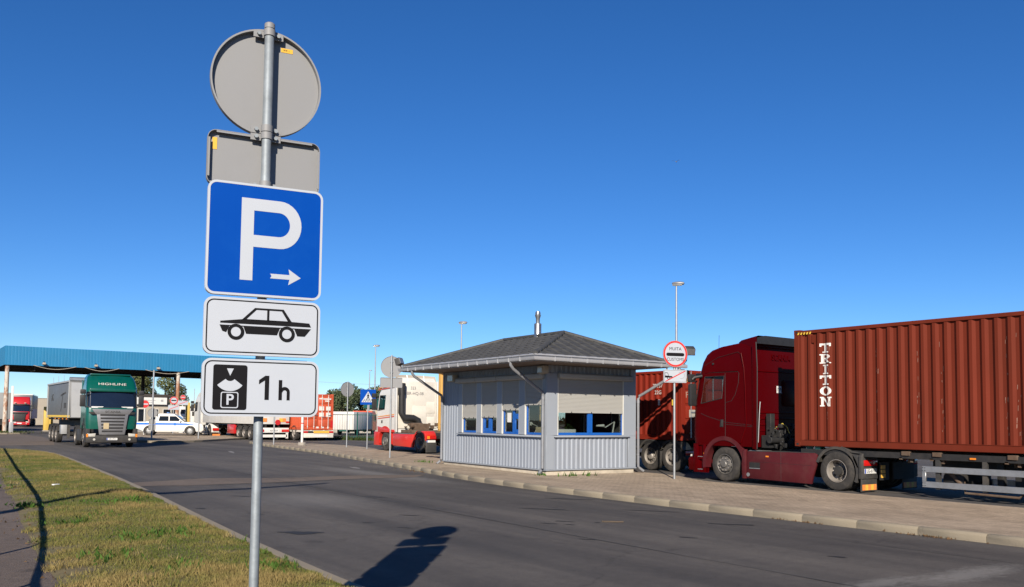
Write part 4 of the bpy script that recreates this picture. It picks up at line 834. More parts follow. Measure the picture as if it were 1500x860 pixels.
def mirror(root, side, x, y, z, mat=black, h=.62):
    m = MB(); s_ = side
    m.prism(rrect(.26, h, .05, 3), 'y', -.07, .05); m.v = [(x*1+p[0], y+p[1], z+p[2]) for p in m.v]
    o = m.build('mirror', mat, root, bevel=.02)
    MB().tube([(x-s_*.12, y+.02, z+h/2-.02), (x-s_*.32, y+.10, z+h/2+.10)], .02, 6).tube([(x-s_*.12, y+.02, z-h/2+.02), (x-s_*.32, y+.10, z-h/2-.02)], .02, 6).build('mirror_arm', mat, o)
    m = MB().prism(rrect(.26, .24, .05, 3), 'y', -.07, .05); m.v = [(x+p[0], y+p[1]+.03, z+h/2+.16+p[2]) for p in m.v]; m.build('wide_mirror', mat, o, bevel=.02)
    return o
def frame_rails(root, y0, y1, z0=.72, z1=.98, mat=chassis):
    m = MB()
    for sx in (-1, 1): m.box(sx*.42-.04, sx*.42+.04, y0, y1, z0, z1)
    y = y0+.15
    while y < y1: m.box(-.38, .38, y, y+.08, z0+.05, z1-.05); y += 1.1
    return m.build('chassis', mat, root)
def axle(root, ys, z=.5, nm='axle'):
    for y in ys: MB().lathe([(.07, -.9), (.07, -.17), (.14, -.14), (.17, 0), (.14, .14), (.07, .17), (.07, .9)], 'x', (0, y, z), 12).build(nm, chassis, root)
def fender(root, y, side, mat, r0=.58, wd=.62, a0=18, a1=200, th=.025, rr_=.5, lip=True, x=None):
    xo = side*1.25 if x is None else x; xi = xo-side*wd; m = MB(); rows = []
    for k in range(21):
        a = R(a0+(a1-a0)*k/20); c, s_ = math.cos(a), math.sin(a)
        rows.append([(xo, y+c*(r0-.05), rr_+s_*(r0-.05)), (xo, y+c*(r0+th), rr_+s_*(r0+th)), (xi, y+c*(r0+th), rr_+s_*(r0+th)), (xi, y+c*r0, rr_+s_*r0), (xo-side*.02, y+c*r0, rr_+s_*r0), (xo-side*.02, y+c*(r0-.05), rr_+s_*(r0-.05))])
    m.grid(rows, True); return m.build('mudguard', mat, root, smooth=40)
def plate(root, s, o, frame, w=.5, h=.115, size=.105, eu=True, nm='number_plate'):
    p = MB().flat(rrect(w, h, .01, 2), o, *frame, 0, .008).build(nm, plate_white, root)
    n = Vector(frame[0]).cross(Vector(frame[1])); oo = Vector(o)+n*.008
    if eu: MB().flat([(-w/2+.004, -h/2+.004), (-w/2+.05, -h/2+.004), (-w/2+.05, h/2-.004), (-w/2+.004, h/2-.004)], oo, *frame, 0, .0015).build('blue_band', eu_blue, p)
    if s: txt(s, size, ink, p, oo+Vector(frame[0])*.03, *frame, th=.002)
    return p
def tail_panel(root, side, y, bodym, flapm, s=None, marker=True, plate_s=None):
    x = side*.93
    b = MB().prism([(-.35, .34), (.33, .34), (.33, .90), (.24, .97), (-.28, .97), (-.35, .90)], 'y', y, y+.10); b.v = [(p[0]+x, p[1], p[2]) for p in b.v]
    pnl = b.build('tail_panel', bodym, root, bevel=.012)
    MB().prism([(x-.28, .66), (x+.28, .66), (x+.28, .80), (x-.28, .80)], 'y', y-.03, y+.01).build('tail_light', lens_red, pnl, bevel=.01); MB().box(x+.08, x+.16, y-.034, y-.028, .70, .75).build('reversing_lens', lens_white, pnl)
    if plate_s is not None: plate(pnl, plate_s, (x, y-.005, .53), FR, .52, .12, .115)
    fl = MB().prism([(x-.36, .03), (x+.35, .03), (x+.33, .36), (x-.34, .36)], 'y', y+.03, y+.05).build('mud_flap', flapm, root, bevel=.006)
    if marker:
        for k in range(5):
            xa = x-.30+.12*k; MB().prism([(xa, .06), (xa+.12, .06), (xa+.12, .20), (xa, .20)], 'y', y+.022, y+.03).build('reflective_marker', marker_or if k % 2 == 0 else marker_ye, fl)
    return pnl

# ---- burgundy tractor, seen from its left and rear
T = thing('truck_tractor', 'dusty burgundy high-roof tractor unit coupled to the brown TRITON container trailer', 'truck', (20.75, 16.66, 0))
LV = [(1.02, 1.33, 1.23), (1.25, 1.36, 1.25), (1.75, 1.35, 1.25), (2.22, 1.31, 1.25), (3.03, 1.14, 1.25), (3.14, 1.11, 1.25), (3.45, 1.02, 1.235), (3.68, .88, 1.215), (3.80, .70, 1.20), (3.89, .36, 1.18), (3.95, -.15, 1.15)]
body, RG = cab(T, burg, LV, -1.03, .22, .11, (0, .25, .55, .94, 1.0), (2, 3, 3, 4), (3, 4), cab_glass, tilt=.42, tj=3, interior=True)
# rear side fairings, roof deflector, black rubber edges
for s_ in (-1, 1):
    m = MB().prism([(-1.16, .95), (-1.02, .98), (-1.02, 3.86), (-1.14, 3.93), (-1.18, 3.2)], 'x', s_*1.252-.02, s_*1.252+.02)
    fa = m.build('side_fairing', burg, T, bevel=.006); MB().tube([(s_*1.25, -1.165, .97), (s_*1.25, -1.185, 3.2), (s_*1.25, -1.15, 3.94)], .016, 6).build('rubber_edge', black, fa)
m = MB(); rows = []
for y, z, w_ in ((-.40, 3.90, 1.08), (-.43, 4.00, 1.11), (-.55, 4.05, 1.15), (-.85, 4.09, 1.19), (-1.15, 4.13, 1.22)):
    rows.append([(-w_, y, z-.06), (-w_*.985, y, z-.015), (-w_*.93, y, z), (0, y, z+.012), (w_*.93, y, z), (w_*.985, y, z-.015), (w_, y, z-.06), (w_, y, 3.82), (-w_, y, 3.82)])
m.grid(rows, True).build('roof_deflector', burg, T, smooth=40)
MB().prism([(-1.22, 3.90), (1.22, 3.90), (1.20, 4.07), (.9, 4.135), (-.9, 4.135), (-1.20, 4.07)], 'y', -1.19, -1.151).build('deflector_edge', black, T)
# seams, creases, handle, indicator
xs_ = -1.251; m = MB()
for pts in ([(-.05, 1.18), (-.05, 3.10)], [(-.05, 2.26), (-.28, 2.31), (-.42, 2.5), (-.53, 2.82), (-.55, 3.10), (-.50, 3.14), (.62, 3.14)], [(.86, 1.95), (.6, 1.86), (-.05, 1.70), (-1.02, 1.62)], [(-.05, 1.64), (-1.02, 1.58)]):
    m.tube([(xs_, y, z) for y, z in pts], .006, 6)
m.tube([(-1.242, .72, 3.36), (-1.242, .2, 3.58), (-1.235, -.5, 3.70), (-1.235, -.64, 3.62), (-1.25, -.72, 3.1), (-1.252, -.76, 2.5)], .005, 6)
m.build('door_seam', black, T)
MB().tube([(-1.243, -.62, 3.66), (-1.246, -.72, 3.25), (-1.252, -.77, 2.7), (-1.252, -.80, 1.6), (-1.252, -.60, 1.12)], .022, 8).build('body_crease', burg, T, smooth=60)
MB().tube([(-1.24, .70, 3.15), (-1.245, .2, 3.17), (-1.245, -.52, 3.17)], .022, 8).build('body_crease', burg, T, smooth=60)
h = MB().prism([(.02, 1.56), (.15, 1.56), (.12, 1.78), (.02, 1.78)], 'x', -1.262, -1.23).build('door_handle', black, T, bevel=.008); MB().box(-1.28, -1.262, .045, .065, 1.58, 1.76).build('grip', fender_grey, h)
MB().box(-1.262, -1.246, -1.55, -1.46, .76, .80).build('side_marker', amber, T)
MB().lathe([(0, -1.27), (.03, -1.265), (.035, -1.24)], 'x', (0, .40, 3.40), 10).build('air_horn_cap', black, T, smooth=50)
MB().tube([(-1.05, .35, 3.78), (-1.06, .33, 4.25)], .006, 5).build('aerial', black, T)
mirror(T, -1, -1.44, 1.04, 2.50, h=.66); mirror(T, 1, 1.44, 1.04, 2.50, h=.66)
MB().tube([(-1.26, .80, 3.06), (-1.40, .98, 3.02), (-1.46, 1.02, 2.95)], .05, 8).build('mirror_bracket', black, T, smooth=50)
# sun visor, grille, lights at the front (seen only from aside)
MB().prism([(-1.05, 3.02), (1.05, 3.02), (1.08, 3.16), (-1.08, 3.16)], 'y', 1.14, 1.24).build('sun_visor', dark_glass, T, bevel=.02)
def scania_front(root, yf, gm, bm, paint, bars=5, z0=1.0):
    p = MB().prism([(-.62, z0-.30), (.62, z0-.30), (.78, z0+.9), (-.78, z0+.9)], 'y', yf-.04, yf+.02).build('grille', gm, root, bevel=.02)
    for k in range(bars):
        z = z0-.16+k*.17; MB().box(-.50-.02*k, .50+.02*k, yf+.015, yf+.03, z, z+.085).build('grille_slot', chassis, p)
    b = MB().prism([(-1.23, .26), (1.23, .26), (1.25, .60), (1.18, z0-.32), (-1.18, z0-.32), (-1.25, .60)], 'y', yf-.42, yf+.03).build('bumper', bm, root, bevel=.05)
    for s_ in (-1, 1):
        h_ = MB().prism([(s_*.80, .58), (s_*1.13, .58), (s_*1.13, .73), (s_*.78, .76)], 'y', yf, yf+.045).build('headlight', lens_white, root, bevel=.02)
        MB().lathe([(0, yf+.03), (.06, yf+.035), (.06, yf+.01)], 'y', (s_*.85, 0, .44), 14).build('fog_light', lens_white, root)
    return p
scania_front(T, 1.36, black, burg, burg)
# lower cab: wheel arch, steps
arch = [(.68*math.cos(R(a)), .5+.68*math.sin(R(a))) for a in range(-10, 200, 10)]; archo = [(.80*math.cos(R(a)), .5+.80*math.sin(R(a))) for a in range(-10, 200, 10)]
for s_ in (-1, 1):
    m = MB(); poly = [(-.66, .15)]+list(reversed([p for p in arch if p[1] > .3]))+[(.72, .25), (.82, .25), (.80, .8), (.70, 1.08), (.45, 1.27), (0, 1.33), (-.40, 1.27), (-.62, 1.08), (-.76, .80), (-.78, .15)]
    m.grid([[(s_*1.262, p[0], p[1]) for p in arch], [(s_*1.262, p[0], p[1]) for p in archo], [(s_*1.20, p[0], p[1]) for p in archo], [(s_*1.0, p[0], p[1]) for p in archo], [(s_*1.0, p[0], p[1]) for p in arch]], False)
    m.grid([[(s_*1.0, p[0], p[1]) for p in arch], [(s_*1.262, p[0], p[1]) for p in arch]])
    m.build('wheel_arch', burg_dusty, T, smooth=35)
    MB().prism([(-.80, .14), (-.68, .14), (-.66, .55), (-.72, .95), (-.80, .95)], 'x', s_*1.26-.03 if s_ < 0 else s_*1.2, s_*1.2 if s_ < 0 else s_*1.26+.03).build('arch_rear_panel', burg_dusty, T, bevel=.006)
    st = MB().box(s_*1.14-.05, s_*1.14+.05, .70, 1.14, .22, 1.06).build('step_recess', burg, T)
    x0_, x1_ = (s_*1.255, s_*1.15) if s_ < 0 else (s_*1.15, s_*1.255)
    MB().box(x0_, x1_, 1.00, 1.16, .22, 1.06).box(x0_, x1_, .70, .80, .22, 1.06).box(x0_, x1_, .80, 1.0, .60, .67).box(x0_, x1_, .80, 1.0, .22, .30).build('step_frame', burg, T, bevel=.015)
    MB().box(x0_+.005*0, x1_, .81, .99, .675, .69).box(x0_, x1_, .81, .99, .305, .32).build('step_tread', alu, T)
    MB().box(s_*1.257-.004, s_*1.257+.004, .72, .76, .68, .80).build('side_marker', amber, T)
# side skirts
for s_ in (-1, 1):
    a_, b_ = sorted((s_*1.25, s_*1.17))
    sk = MB().prism([(-.80, .15), (-2.88, .12), (-2.92, .30), (-3.03, .62), (-3.06, .90), (-2.98, .93), (-.82, .90)], 'x', a_, b_).build('side_skirt', burg_dusty, T, bevel=.012)
    MB().prism([(-.84, .895), (-2.98, .925), (-2.98, .94), (-.84, .915)], 'x', *sorted((s_*1.245, s_*.55))).build('catwalk', black_dirty, T)
    MB().box(*sorted((s_*1.253, s_*1.24)), -1.26, -.90, .44, .60).build('step_recess', chassis, sk); MB().box(*sorted((s_*1.262, s_*1.24)), -1.26, -.90, .425, .445).build('step_tread', alu, sk)
    MB().lathe([(0, 0), (.055, 0), (.055, .02), (.04, .022)], 'x', (s_*1.25-.012, -.86, .255), 16).build('filler_cap', alu, sk)
    MB().tube([(s_*1.251, -1.95, .14), (s_*1.251, -1.95, .90)], .004, 4).tube([(s_*1.251, -.95, .62), (s_*1.251, -2.9, .60)], .003, 4).build('panel_seam', chassis, sk)
    MB().box(*sorted((s_*1.2, s_*.8)), -1.3, -.86, .916, .928).build('step_plate', alu, T)
# rear wall fittings of the cab
m = MB()
for z in (1.45, 1.62, 1.79, 1.96): m.box(-.95, .95, -1.05, -1.03, z, z+.06)
m.box(-1.1, 1.1, -1.055, -1.03, 3.13, 3.17)
m.prism(rrect(.62, .75, .08, 3, .35, 2.55), 'y', -1.05, -1.03)
m.build('rear_wall_rib', burg, T, bevel=.015)
MB().tube([(-1.15, -1.06, 3.88), (-1.15, -1.06, 2.85), (-1.15, -1.06, 2.7)], .016, 6).tube([(-1.02, -1.1, 2.28), (-1.08, -1.12, 2.0), (-1.14, -1.12, 1.15)], .011, 8).build('grab_rail', post_grey, T, smooth=50)
txt('SCANIA', .24, burg, T, (.0, -1.035, 3.55), *FR, th=.02, bold=.006)
st = MB().flat(rrect(.22, .20, .005, 1), (-.10, -1.036, 2.65), *FR, 0, .003).build('number_sticker', plate_white, T); txt('718', .12, ink, st, (-.10, -1.039, 2.65), *FR)
m = MB().box(-.95, -.55, -1.35, -1.08, 1.0, 1.35).box(-.82, -.64, -1.3, -1.14, 1.35, 1.95).box(-.45, .5, -1.5, -1.12, .98, 1.2).box(-.6, -.4, -1.45, -1.2, 1.2, 1.5).lathe([(.09, -.3), (.09, .3)], 'x', (-.75, -1.42, 1.22), 12).lathe([(.12, -.2), (.12, .2)], 'x', (-.15, -1.55, 1.15), 12)
for k in range(60):
    x, y, z = random.uniform(-1.05, .2), random.uniform(-1.85, -1.2), random.uniform(.95, 1.6); m.box(x, x+random.uniform(.02, .10), y, y+random.uniform(.03, .12), z, z+random.uniform(.03, .13))
m.build('air_units', chassis, T, bevel=.008, seg=1)
def coil(o, r, h, n, th, mat, par):
    MB().tube([(o[0]+r*math.cos(a*.7), o[1]+r*math.sin(a*.7)-.25*(a/n/9)*math.sin(a/n/9*3.1), o[2]+h*a/(n*9)) for a in range(n*9)], th, 5).build('coiled_hose', mat, par, smooth=60)
coil((-.35, -1.65, 1.0), .05, .55, 10, .012, black, T); coil((-.1, -1.7, 1.02), .05, .5, 10, .012, black, T)
MB().tube([(-.62, -1.2, 1.5), (-.5, -1.45, 1.68), (-.38, -1.5, 1.6), (-.32, -1.55, 1.4)], .018, 6).build('air_hose', hose_m, T, smooth=60)
frame_rails(T, -4.25, .9); axle(T, (0,), .5); axle(T, (-3.62,), .5)
MB().prism(blob(0, -3.45, .48, .55, wob=.02), 'z', 1.0, 1.06).build('fifth_wheel', black_dirty, T)
MB().box(-1.16, -.95, -3.1, -2.95, .93, 1.12).prism([(-2.75, .94), (-2.55, 1.16), (-2.9, 1.16)], 'x', -1.1, -1.06).build('corner_bracket', green_metal, T)
wheel(T, -1.06, 0, -1, 'steer'); wheel(T, 1.06, 0, 1, 'steer'); wheel(T, -.93, -3.62, -1, 'dual'); wheel(T, .93, -3.62, 1, 'dual')
for s_ in (-1, 1):
    fender(T, -3.62, s_, fender_grey, .60, .64, 20, 205)
    MB().prism([(-4.06, .95), (-4.30, .90), (-4.30, .62), (-4.20, .60), (-4.10, .80)], 'x', *sorted((s_*1.25, s_*.64))).prism([(-3.75, 1.11), (-4.05, .97), (-4.3, .96), (-4.3, .98), (-4.04, 1.02), (-3.78, 1.135)], 'x', *sorted((s_*1.25, s_*.64))).build('mudguard_tail', fender_grey, T, bevel=.01)
tail_panel(T, -1, -4.36, fender_grey, fender_grey, plate_s='LG-6190'); tail_panel(T, 1, -4.36, fender_grey, fender_grey)

# ------------------------------------------------------------------ shipping containers
def container(label, loc, L, z0, z1, mat, group=None, doors='rear', pitch=.278, marks=None, W=2.44, rz=0):
    c = thing('shipping_container', label, 'container', loc, rz, group); h = W/2
    pr = lambda L_: corr(L_, pitch, .042, .24, .28)
    l_ = MB().sheet((-h+.012, -.15, z0+.17), (0, -1, 0), (0, 0, 1), (-1, 0, 0), L-.3, z1-z0-.28, pr(L-.3)).build('side_wall', mat, c, recalc=False)
    r_ = MB().sheet((h-.012, -.15, z0+.17), (0, -1, 0), (0, 0, 1), (1, 0, 0), L-.3, z1-z0-.28, pr(L-.3)).build('side_wall', mat, c, recalc=False)
    f_ = MB().sheet((-h+.1, -.03, z0+.17), (1, 0, 0), (0, 0, 1), (0, 1, 0), W-.2, z1-z0-.28, corr(W-.2, .25, .045)).build('front_wall', mat, c, recalc=False)
    MB().sheet((-h+.06, -.12, z1-.03), (0, -1, 0), (1, 0, 0), (0, 0, 1), L-.24, W-.12, corr(L-.24, .21, .02)).build('roof', mat, c, recalc=False)
    m = MB()
    for sx in (-1, 1):
        a_, b_ = sorted((sx*h, sx*(h-.06))); m.box(a_, b_, -L+.16, -.16, z0+.01, z0+.17); m.box(a_, b_, -L+.16, -.16, z1-.11, z1-.02)
        for y0, y1 in ((-.15, 0), (-L, -L+.15)): m.box(*sorted((sx*h, sx*(h-.12))), y0+.002, y1-.002, z0+.12, z1-.12)
        a_, b_ = sorted((sx*(h+.012), sx*(h-.03))); m.box(a_, b_, -L+.16, -.16, z0+.015, z0+.03); m.box(a_, b_, -L+.3, -.3, z0+.165, z0+.182)
    for y0, y1 in ((-.12, -.01), (-L+.01, -L+.12)): m.box(-h+.12, h-.12, y0, y1, z0+.01, z0+.17); m.box(-h+.12, h-.12, y0, y1, z1-.13, z1-.02)
    m.box(-h+.08, h-.08, -L+.12, -.12, z0+.1, z0+.16)
    m.build('frame', mat, c, bevel=.006, seg=1)
    cm = None
    for sx in (-1, 1):
        for y in (-.09, -L+.09):
            for z in (z0+.06, z1-.06):
                if cm is None: o_ = MB().box(-.083, .083, -.092, .092, -.063, .063).build('corner_casting', mat, c, bevel=.008, seg=1); cm = o_.data
                else: o_ = link('corner_casting', cm, c)
                o_.location = (sx*(h-.08), y, z); MB().prism(rrect(.07, .05, .02, 3), 'x', -.003, .003).build('slot', chassis, o_, loc=(sx*.084, 0, 0))
    if doors:
        for sx in (-1, 1):
            x0_, x1_ = sorted((sx*.015, sx*(h-.13))); yb = -L+.03
            d = MB().box(x0_, x1_, yb, yb+.05, z0+.17, z1-.13); n_ = 4; H = z1-z0-.42
            for k in range(n_):
                za = z0+.24+H*k/n_; d.prism([(yb, za), (yb-.03, za+.03), (yb-.03, za+H/n_-.09), (yb, za+H/n_-.06)], 'x', x0_+.07, x1_-.07)
            d = d.build('door', mat, c, bevel=.004, seg=1)
            for q in (.28, .74):
                xb = x0_+(x1_-x0_)*q; lb = MB().lathe([(.019, z0+.10), (.019, z1-.06)], 'z', (xb, yb-.062, 0), 8)
                for z in (z0+.25, (z0+z1)/2, z1-.25): lb.box(xb-.035, xb+.035, yb-.07, yb-.028, z-.03, z+.03)
                lb.build('locking_bar', alu if mat is not orange_box else box_white, d)
                MB().box(xb-.02, xb+.28, yb-.09, yb-.075, z0+.95+.12*(q > .5), z0+.985+.12*(q > .5)).build('door_handle', alu, d)
    return c, l_, r_
# letters painted over the corrugation
def painted(side_obj, polys, L, loff, par, mat, pitch, name='letter', face=-1, h=1.22):
    """polys in (u, z): u = distance from the front end along the side, laid on the folded sheet"""
    pr = corr(L-.3, pitch, .042, .24, .28)
    U = np.array([p[0]+.15 for p in pr]); Dp = np.array([p[1] for p in pr])
    bm = bmesh.new()
    for poly in polys:
        vs = [bm.verts.new((0, u, z)) for u, z in poly]; bm.faces.new(vs)
    lo = min(v.co.y for v in bm.verts); hi = max(v.co.y for v in bm.verts)
    for u in U:
        if lo < u < hi: bmesh.ops.bisect_plane(bm, geom=bm.verts[:]+bm.edges[:]+bm.faces[:], plane_co=(0, u, 0), plane_no=(0, 1, 0))
    for v in bm.verts:
        u = v.co.y; d = float(np.interp(u, U, Dp)); v.co = (-(h-.012+d)-.003, -u, v.co.z)
    me = bpy.data.meshes.new(name); bm.to_mesh(me); bm.free(); me.materials.append(mat); return link(name, me, par)
c1, cl, cr = container('brown corrugated high-cube container with TRITON in white upright letters', (20.73, 14.27, 0), 12.19, 1.09, 4.16, brown_box)
def slab_letter(ch, u0, z0, w, h):
    t = w*.26; s_ = h*.14; X = lambda a: u0+a*w; Z = lambda b: z0+b*h; q = lambda a0, b0, a1, b1: [(X(a0), Z(b0)), (X(a1), Z(b0)), (X(a1), Z(b1)), (X(a0), Z(b1))]
    if ch == 'T': return [q(0, .80, 1, 1), q(0, .66, .13, .80), q(.87, .66, 1, .80), q(.36, .14, .64, .80), q(.2, 0, .8, .14)]
    if ch == 'I': return [q(.22, .86, .78, 1), q(.36, .14, .64, .86), q(.22, 0, .78, .14)]
    if ch == 'N': return [q(0, 0, .34, .13), q(.08, .13, .26, .87), q(0, .87, .26, 1), q(.66, .87, 1, 1), q(.74, .13, .92, .87), q(.74, 0, .92, .13), [(X(.26), Z(1)), (X(.26), Z(.70)), (X(.74), Z(0)), (X(.74), Z(.30))]]
    if ch == 'O':
        out = []
        for k in range(20):
            a, b = 2*PI*k/20, 2*PI*(k+1)/20
            out.append([(X(.5+.5*math.cos(a)), Z(.5+.5*math.sin(a))), (X(.5+.5*math.cos(b)), Z(.5+.5*math.sin(b))), (X(.5+.25*math.cos(b)), Z(.5+.36*math.sin(b))), (X(.5+.25*math.cos(a)), Z(.5+.36*math.sin(a)))])
        return out
    if ch == 'R':
        out = [q(0, 0, .46, .13), q(.10, .13, .36, 1), q(0, .87, .10, 1)]
        for k in range(8):
            a, b = R(90-180*k/8), R(90-180*(k+1)/8); out.append([(X(.55+.37*math.cos(a)), Z(.73+.27*math.sin(a))), (X(.55+.37*math.cos(b)), Z(.73+.27*math.sin(b))), (X(.55+.14*math.cos(b)), Z(.73+.14*math.sin(b))), (X(.55+.14*math.cos(a)), Z(.73+.14*math.sin(a)))])
        return out+[q(.36, .87, .55, 1), q(.36, .46, .55, .59), [(X(.42), Z(.46)), (X(.66), Z(.46)), (X(.92), Z(.0)), (X(.62), Z(.0))], q(.62, 0, 1, .11)]
for k, ch in enumerate('TRITON'):
    painted(cl, slab_letter(ch, .77, 3.52-.277*k, .32, .245), 12.19, 0, cl, box_white, .278)
rgm = random.Random(5); sc_p = []
for k in range(60):
    u = rgm.choice([1.0, 2.35, 3.4, 3.95, 5.35, 5.6])+rgm.uniform(-.05, .05); z = rgm.uniform(1.4, 3.6); wd_, hh_ = rgm.uniform(.004, .010), rgm.uniform(.03, .14); sc_p.append([(u, z), (u+wd_, z+.01), (u+wd_*1.6, z+hh_), (u+wd_*.5, z+hh_*.9)])
painted(cl, sc_p, 12.19, 0, cl, brown_scuff, .278, 'paint_scuff')
m = MB()
for k in range(5): m.flat([(-.235+.09*k, -.03), (-.19+.09*k, -.03), (-.165+.09*k, .03), (-.21+.09*k, .03)], (-1.2335, 13.92-14.27, 4.06), *LF, 0, .002)
m.build('hazard_stripe', label_yellow, c1)
MB().flat([(-.05, -.1), (.05, -.1), (.05, .1), (-.05, .1)], (-1.213, -.58, 3.90), *LF, 0, .004).build('data_plate', brown_box, c1)

# ------------------------------------------------------------------ semi-trailers
def trailer(label, loc, L, rz=0, axles=(), deck=1.05, mat=chassis, group=None, guard=None, legs=None, rear=True, wh='trailer', fend=black_dirty, cat='trailer', neck=3.3):
    t = thing('semi_trailer', label, cat, loc, rz, group); m = MB()
    for sx in (-1, 1): m.box(sx*.5-.06, sx*.5+.06, -L+.1, -neck, deck-.34, deck-.02); m.box(sx*.5-.06, sx*.5+.06, -neck, -.2, deck-.05, deck-.005); m.box(*sorted((sx*1.2, sx*1.14)), -L+.05, -.1, deck-.16, deck-.02)
    y = -.1
    while y > -L: m.box(-1.14, 1.14, y-.1, y, deck-.16, deck-.04); y -= 1.35
    m.build('frame', mat, t)
    for y in axles:
        wheel(t, -1.05, y, -1, wh); wheel(t, 1.05, y, 1, wh)
        for s_ in (-1, 1): fender(t, y, s_, fend, .585, .40, 25, 155, x=s_*1.22, lip=False)
    if axles: axle(t, axles)
    if legs:
        for sx in (-1, 1): MB().box(sx*.85-.07, sx*.85+.07, legs-.07, legs+.07, .28, deck-.16).box(sx*.85-.16, sx*.85+.16, legs-.16, legs+.16, .22, .28).build('landing_leg', black_dirty, t, bevel=.01)
    if guard:
        for s_ in (-1, 1):
            g = MB(); a_, b_ = sorted((s_*1.235, s_*1.205)); g.box(a_, b_, guard[1], guard[0], .60, .74); g.box(a_, b_, guard[1], guard[0], .25, .39); g.box(a_, b_, guard[0]-.09, guard[0]+.0, .39, .60); gg = g.build('side_guard', alu, t, bevel=.006, seg=1)
            y = guard[0]-.35
            while y > guard[1]: MB().box(*sorted((s_*1.2, s_*1.12)), y-.05, y+.05, .22, deck-.16).build('guard_bracket', fender_grey, gg); y -= 1.05
            bl = MB()
            for y in (guard[0]-.02, guard[0]-.07):
                for z in (.29, .35, .64, .70): bl.lathe([(0, s_*1.24), (.012, s_*1.24), (.012, s_*1.235)], 'x', (0, y, z), 6)
            bl.build('guard_bolt', chassis, gg)
    if rear:
        MB().box(-1.22, 1.22, -L-.02, -L+.1, .42, .56).build('rear_bumper', mat, t, bevel=.01)
        for sx in (-1, 1):
            MB().box(*sorted((sx*1.2, sx*.78)), -L-.045, -L-.02, .58, .72).build('tail_light', lens_red, t, bevel=.008)
    return t
def twistlocks(t, ys, deck, mat=black_dirty):
    for y in ys:
        for sx in (-1, 1):
            MB().prism([(-.16, deck-.12), (.16, deck-.12), (.16, deck-.05), (.08, deck-.02), (-.16, deck-.02)], 'y', y-.1, y+.1).box(-.05, .05, y-.12, y-.05, deck-.28, deck-.12).lathe([(0, deck-.3), (.03, deck-.3), (.03, deck-.1)], 'z', (.1, y+.05, 0), 8).box(-.12, .14, y+.1, y+.18, deck-.22, deck-.16).build('twist_lock', mat, t, loc=(sx*1.08, 0, 0), bevel=.006, seg=1)
rustbr = M('rusty_trailer_steel', (.11, .07, .045), .85, .1, .3, 6, .2, 40, dirt=(.16, .13, .10), dscale=4, damt=.7)
t1 = trailer('black container chassis with pale side guard under the brown TRITON container', (20.74, 14.2, 0), 12.1, axles=(-8.4, -9.75, -11.1), guard=(-3.40, -7.6), legs=-5.0)
twistlocks(t1, (-3.0, -3.75, -5.4, -6.3), 1.08, rustbr)
MB().box(-1.235, -1.2, -4.62, -4.5, .93, .97).build('side_marker', amber, t1); MB().box(-1.235, -1.2, -6.25, -6.15, .86, .90).build('side_marker', lens_red, t1)
MB().tube([(-1.1, -4.3, .42), (-1.16, -4.35, .18), (-1.16, -5.5, .16), (-1.1, -5.6, .3)], .03, 6).tube([(-1.0, -3.95, .6), (-1.0, -4.2, .32), (-.8, -4.3, .3)], .05, 6).build('guard_loop', rustbr, t1, smooth=60)
MB().lathe([(.2, -1.0), (.24, -.98), (.24, -.1), (.2, -.08), (0, -.08)], 'x', (.0, -4.0, .45), 20).build('air_tank', chassis, t1, smooth=40); MB().box(-.9, .3, -5.9, -5.3, .3, .75).build('underbody_box', chassis, t1)
for z in (.47, .58, .36): MB().box(-.62, -.45, -2.02, -2.0, z, z+.09).build('reflective_marker', marker_ye, t1)
MB().box(-.62, -.25, -2.0, -1.96, .3, .75).box(-.05, .9, -2.0, -1.96, .3, .75).build('tool_box', chassis, t1)

# ---- the trailer with the red container in front of the burgundy truck
c2, c2l, c2r = container('rust-red container with white numbers and yellow Touax door lettering behind the kiosk', (22.85, 26.4, 0), 6.10, 1.06, 3.47, red_box)
t2 = trailer('dusty black container chassis with grey mudguards under the rust-red container', (22.85, 27.0, 0), 6.85, axles=(-3.9, -5.22, -6.24), fend=fender_grey)
txt('Touax', .21, label_yellow, c2, (-.88, -6.10, 3.12), *FR, bold=.004, align='CENTER'); txt('FG', .30, brown_scuff, c2, (-.86, -6.113, 2.60), *FR)
o2 = lambda u, z: (-1.216, -u, z)
for s_, u, z, sz in (('75157', 4.98, 2.93, .19), ('22G', 5.0, 2.70, .19)): txt(s_, sz, box_white, c2l, o2(u, z), *LF, align='CENTER')
MB().flat(rrect(.10, .2, .01, 1), o2(5.05, 2.36), *LF, 0, .003).build('white_label', box_white, c2l); MB().flat(rrect(.13, .2, .01, 1), o2(5.72, 2.35), *LF, 0, .003).build('yellow_label', label_yellow, c2l)
MB().box(-.5, .3, -6.92, -6.86, .98, 1.10).build('blue_crossbar', blue_metal, t2); MB().flat(rrect(.30, .26, .02, 2), (-.72, -6.118, 1.98), *FR, 0, .004).build('grey_label', fence_wall, c2)

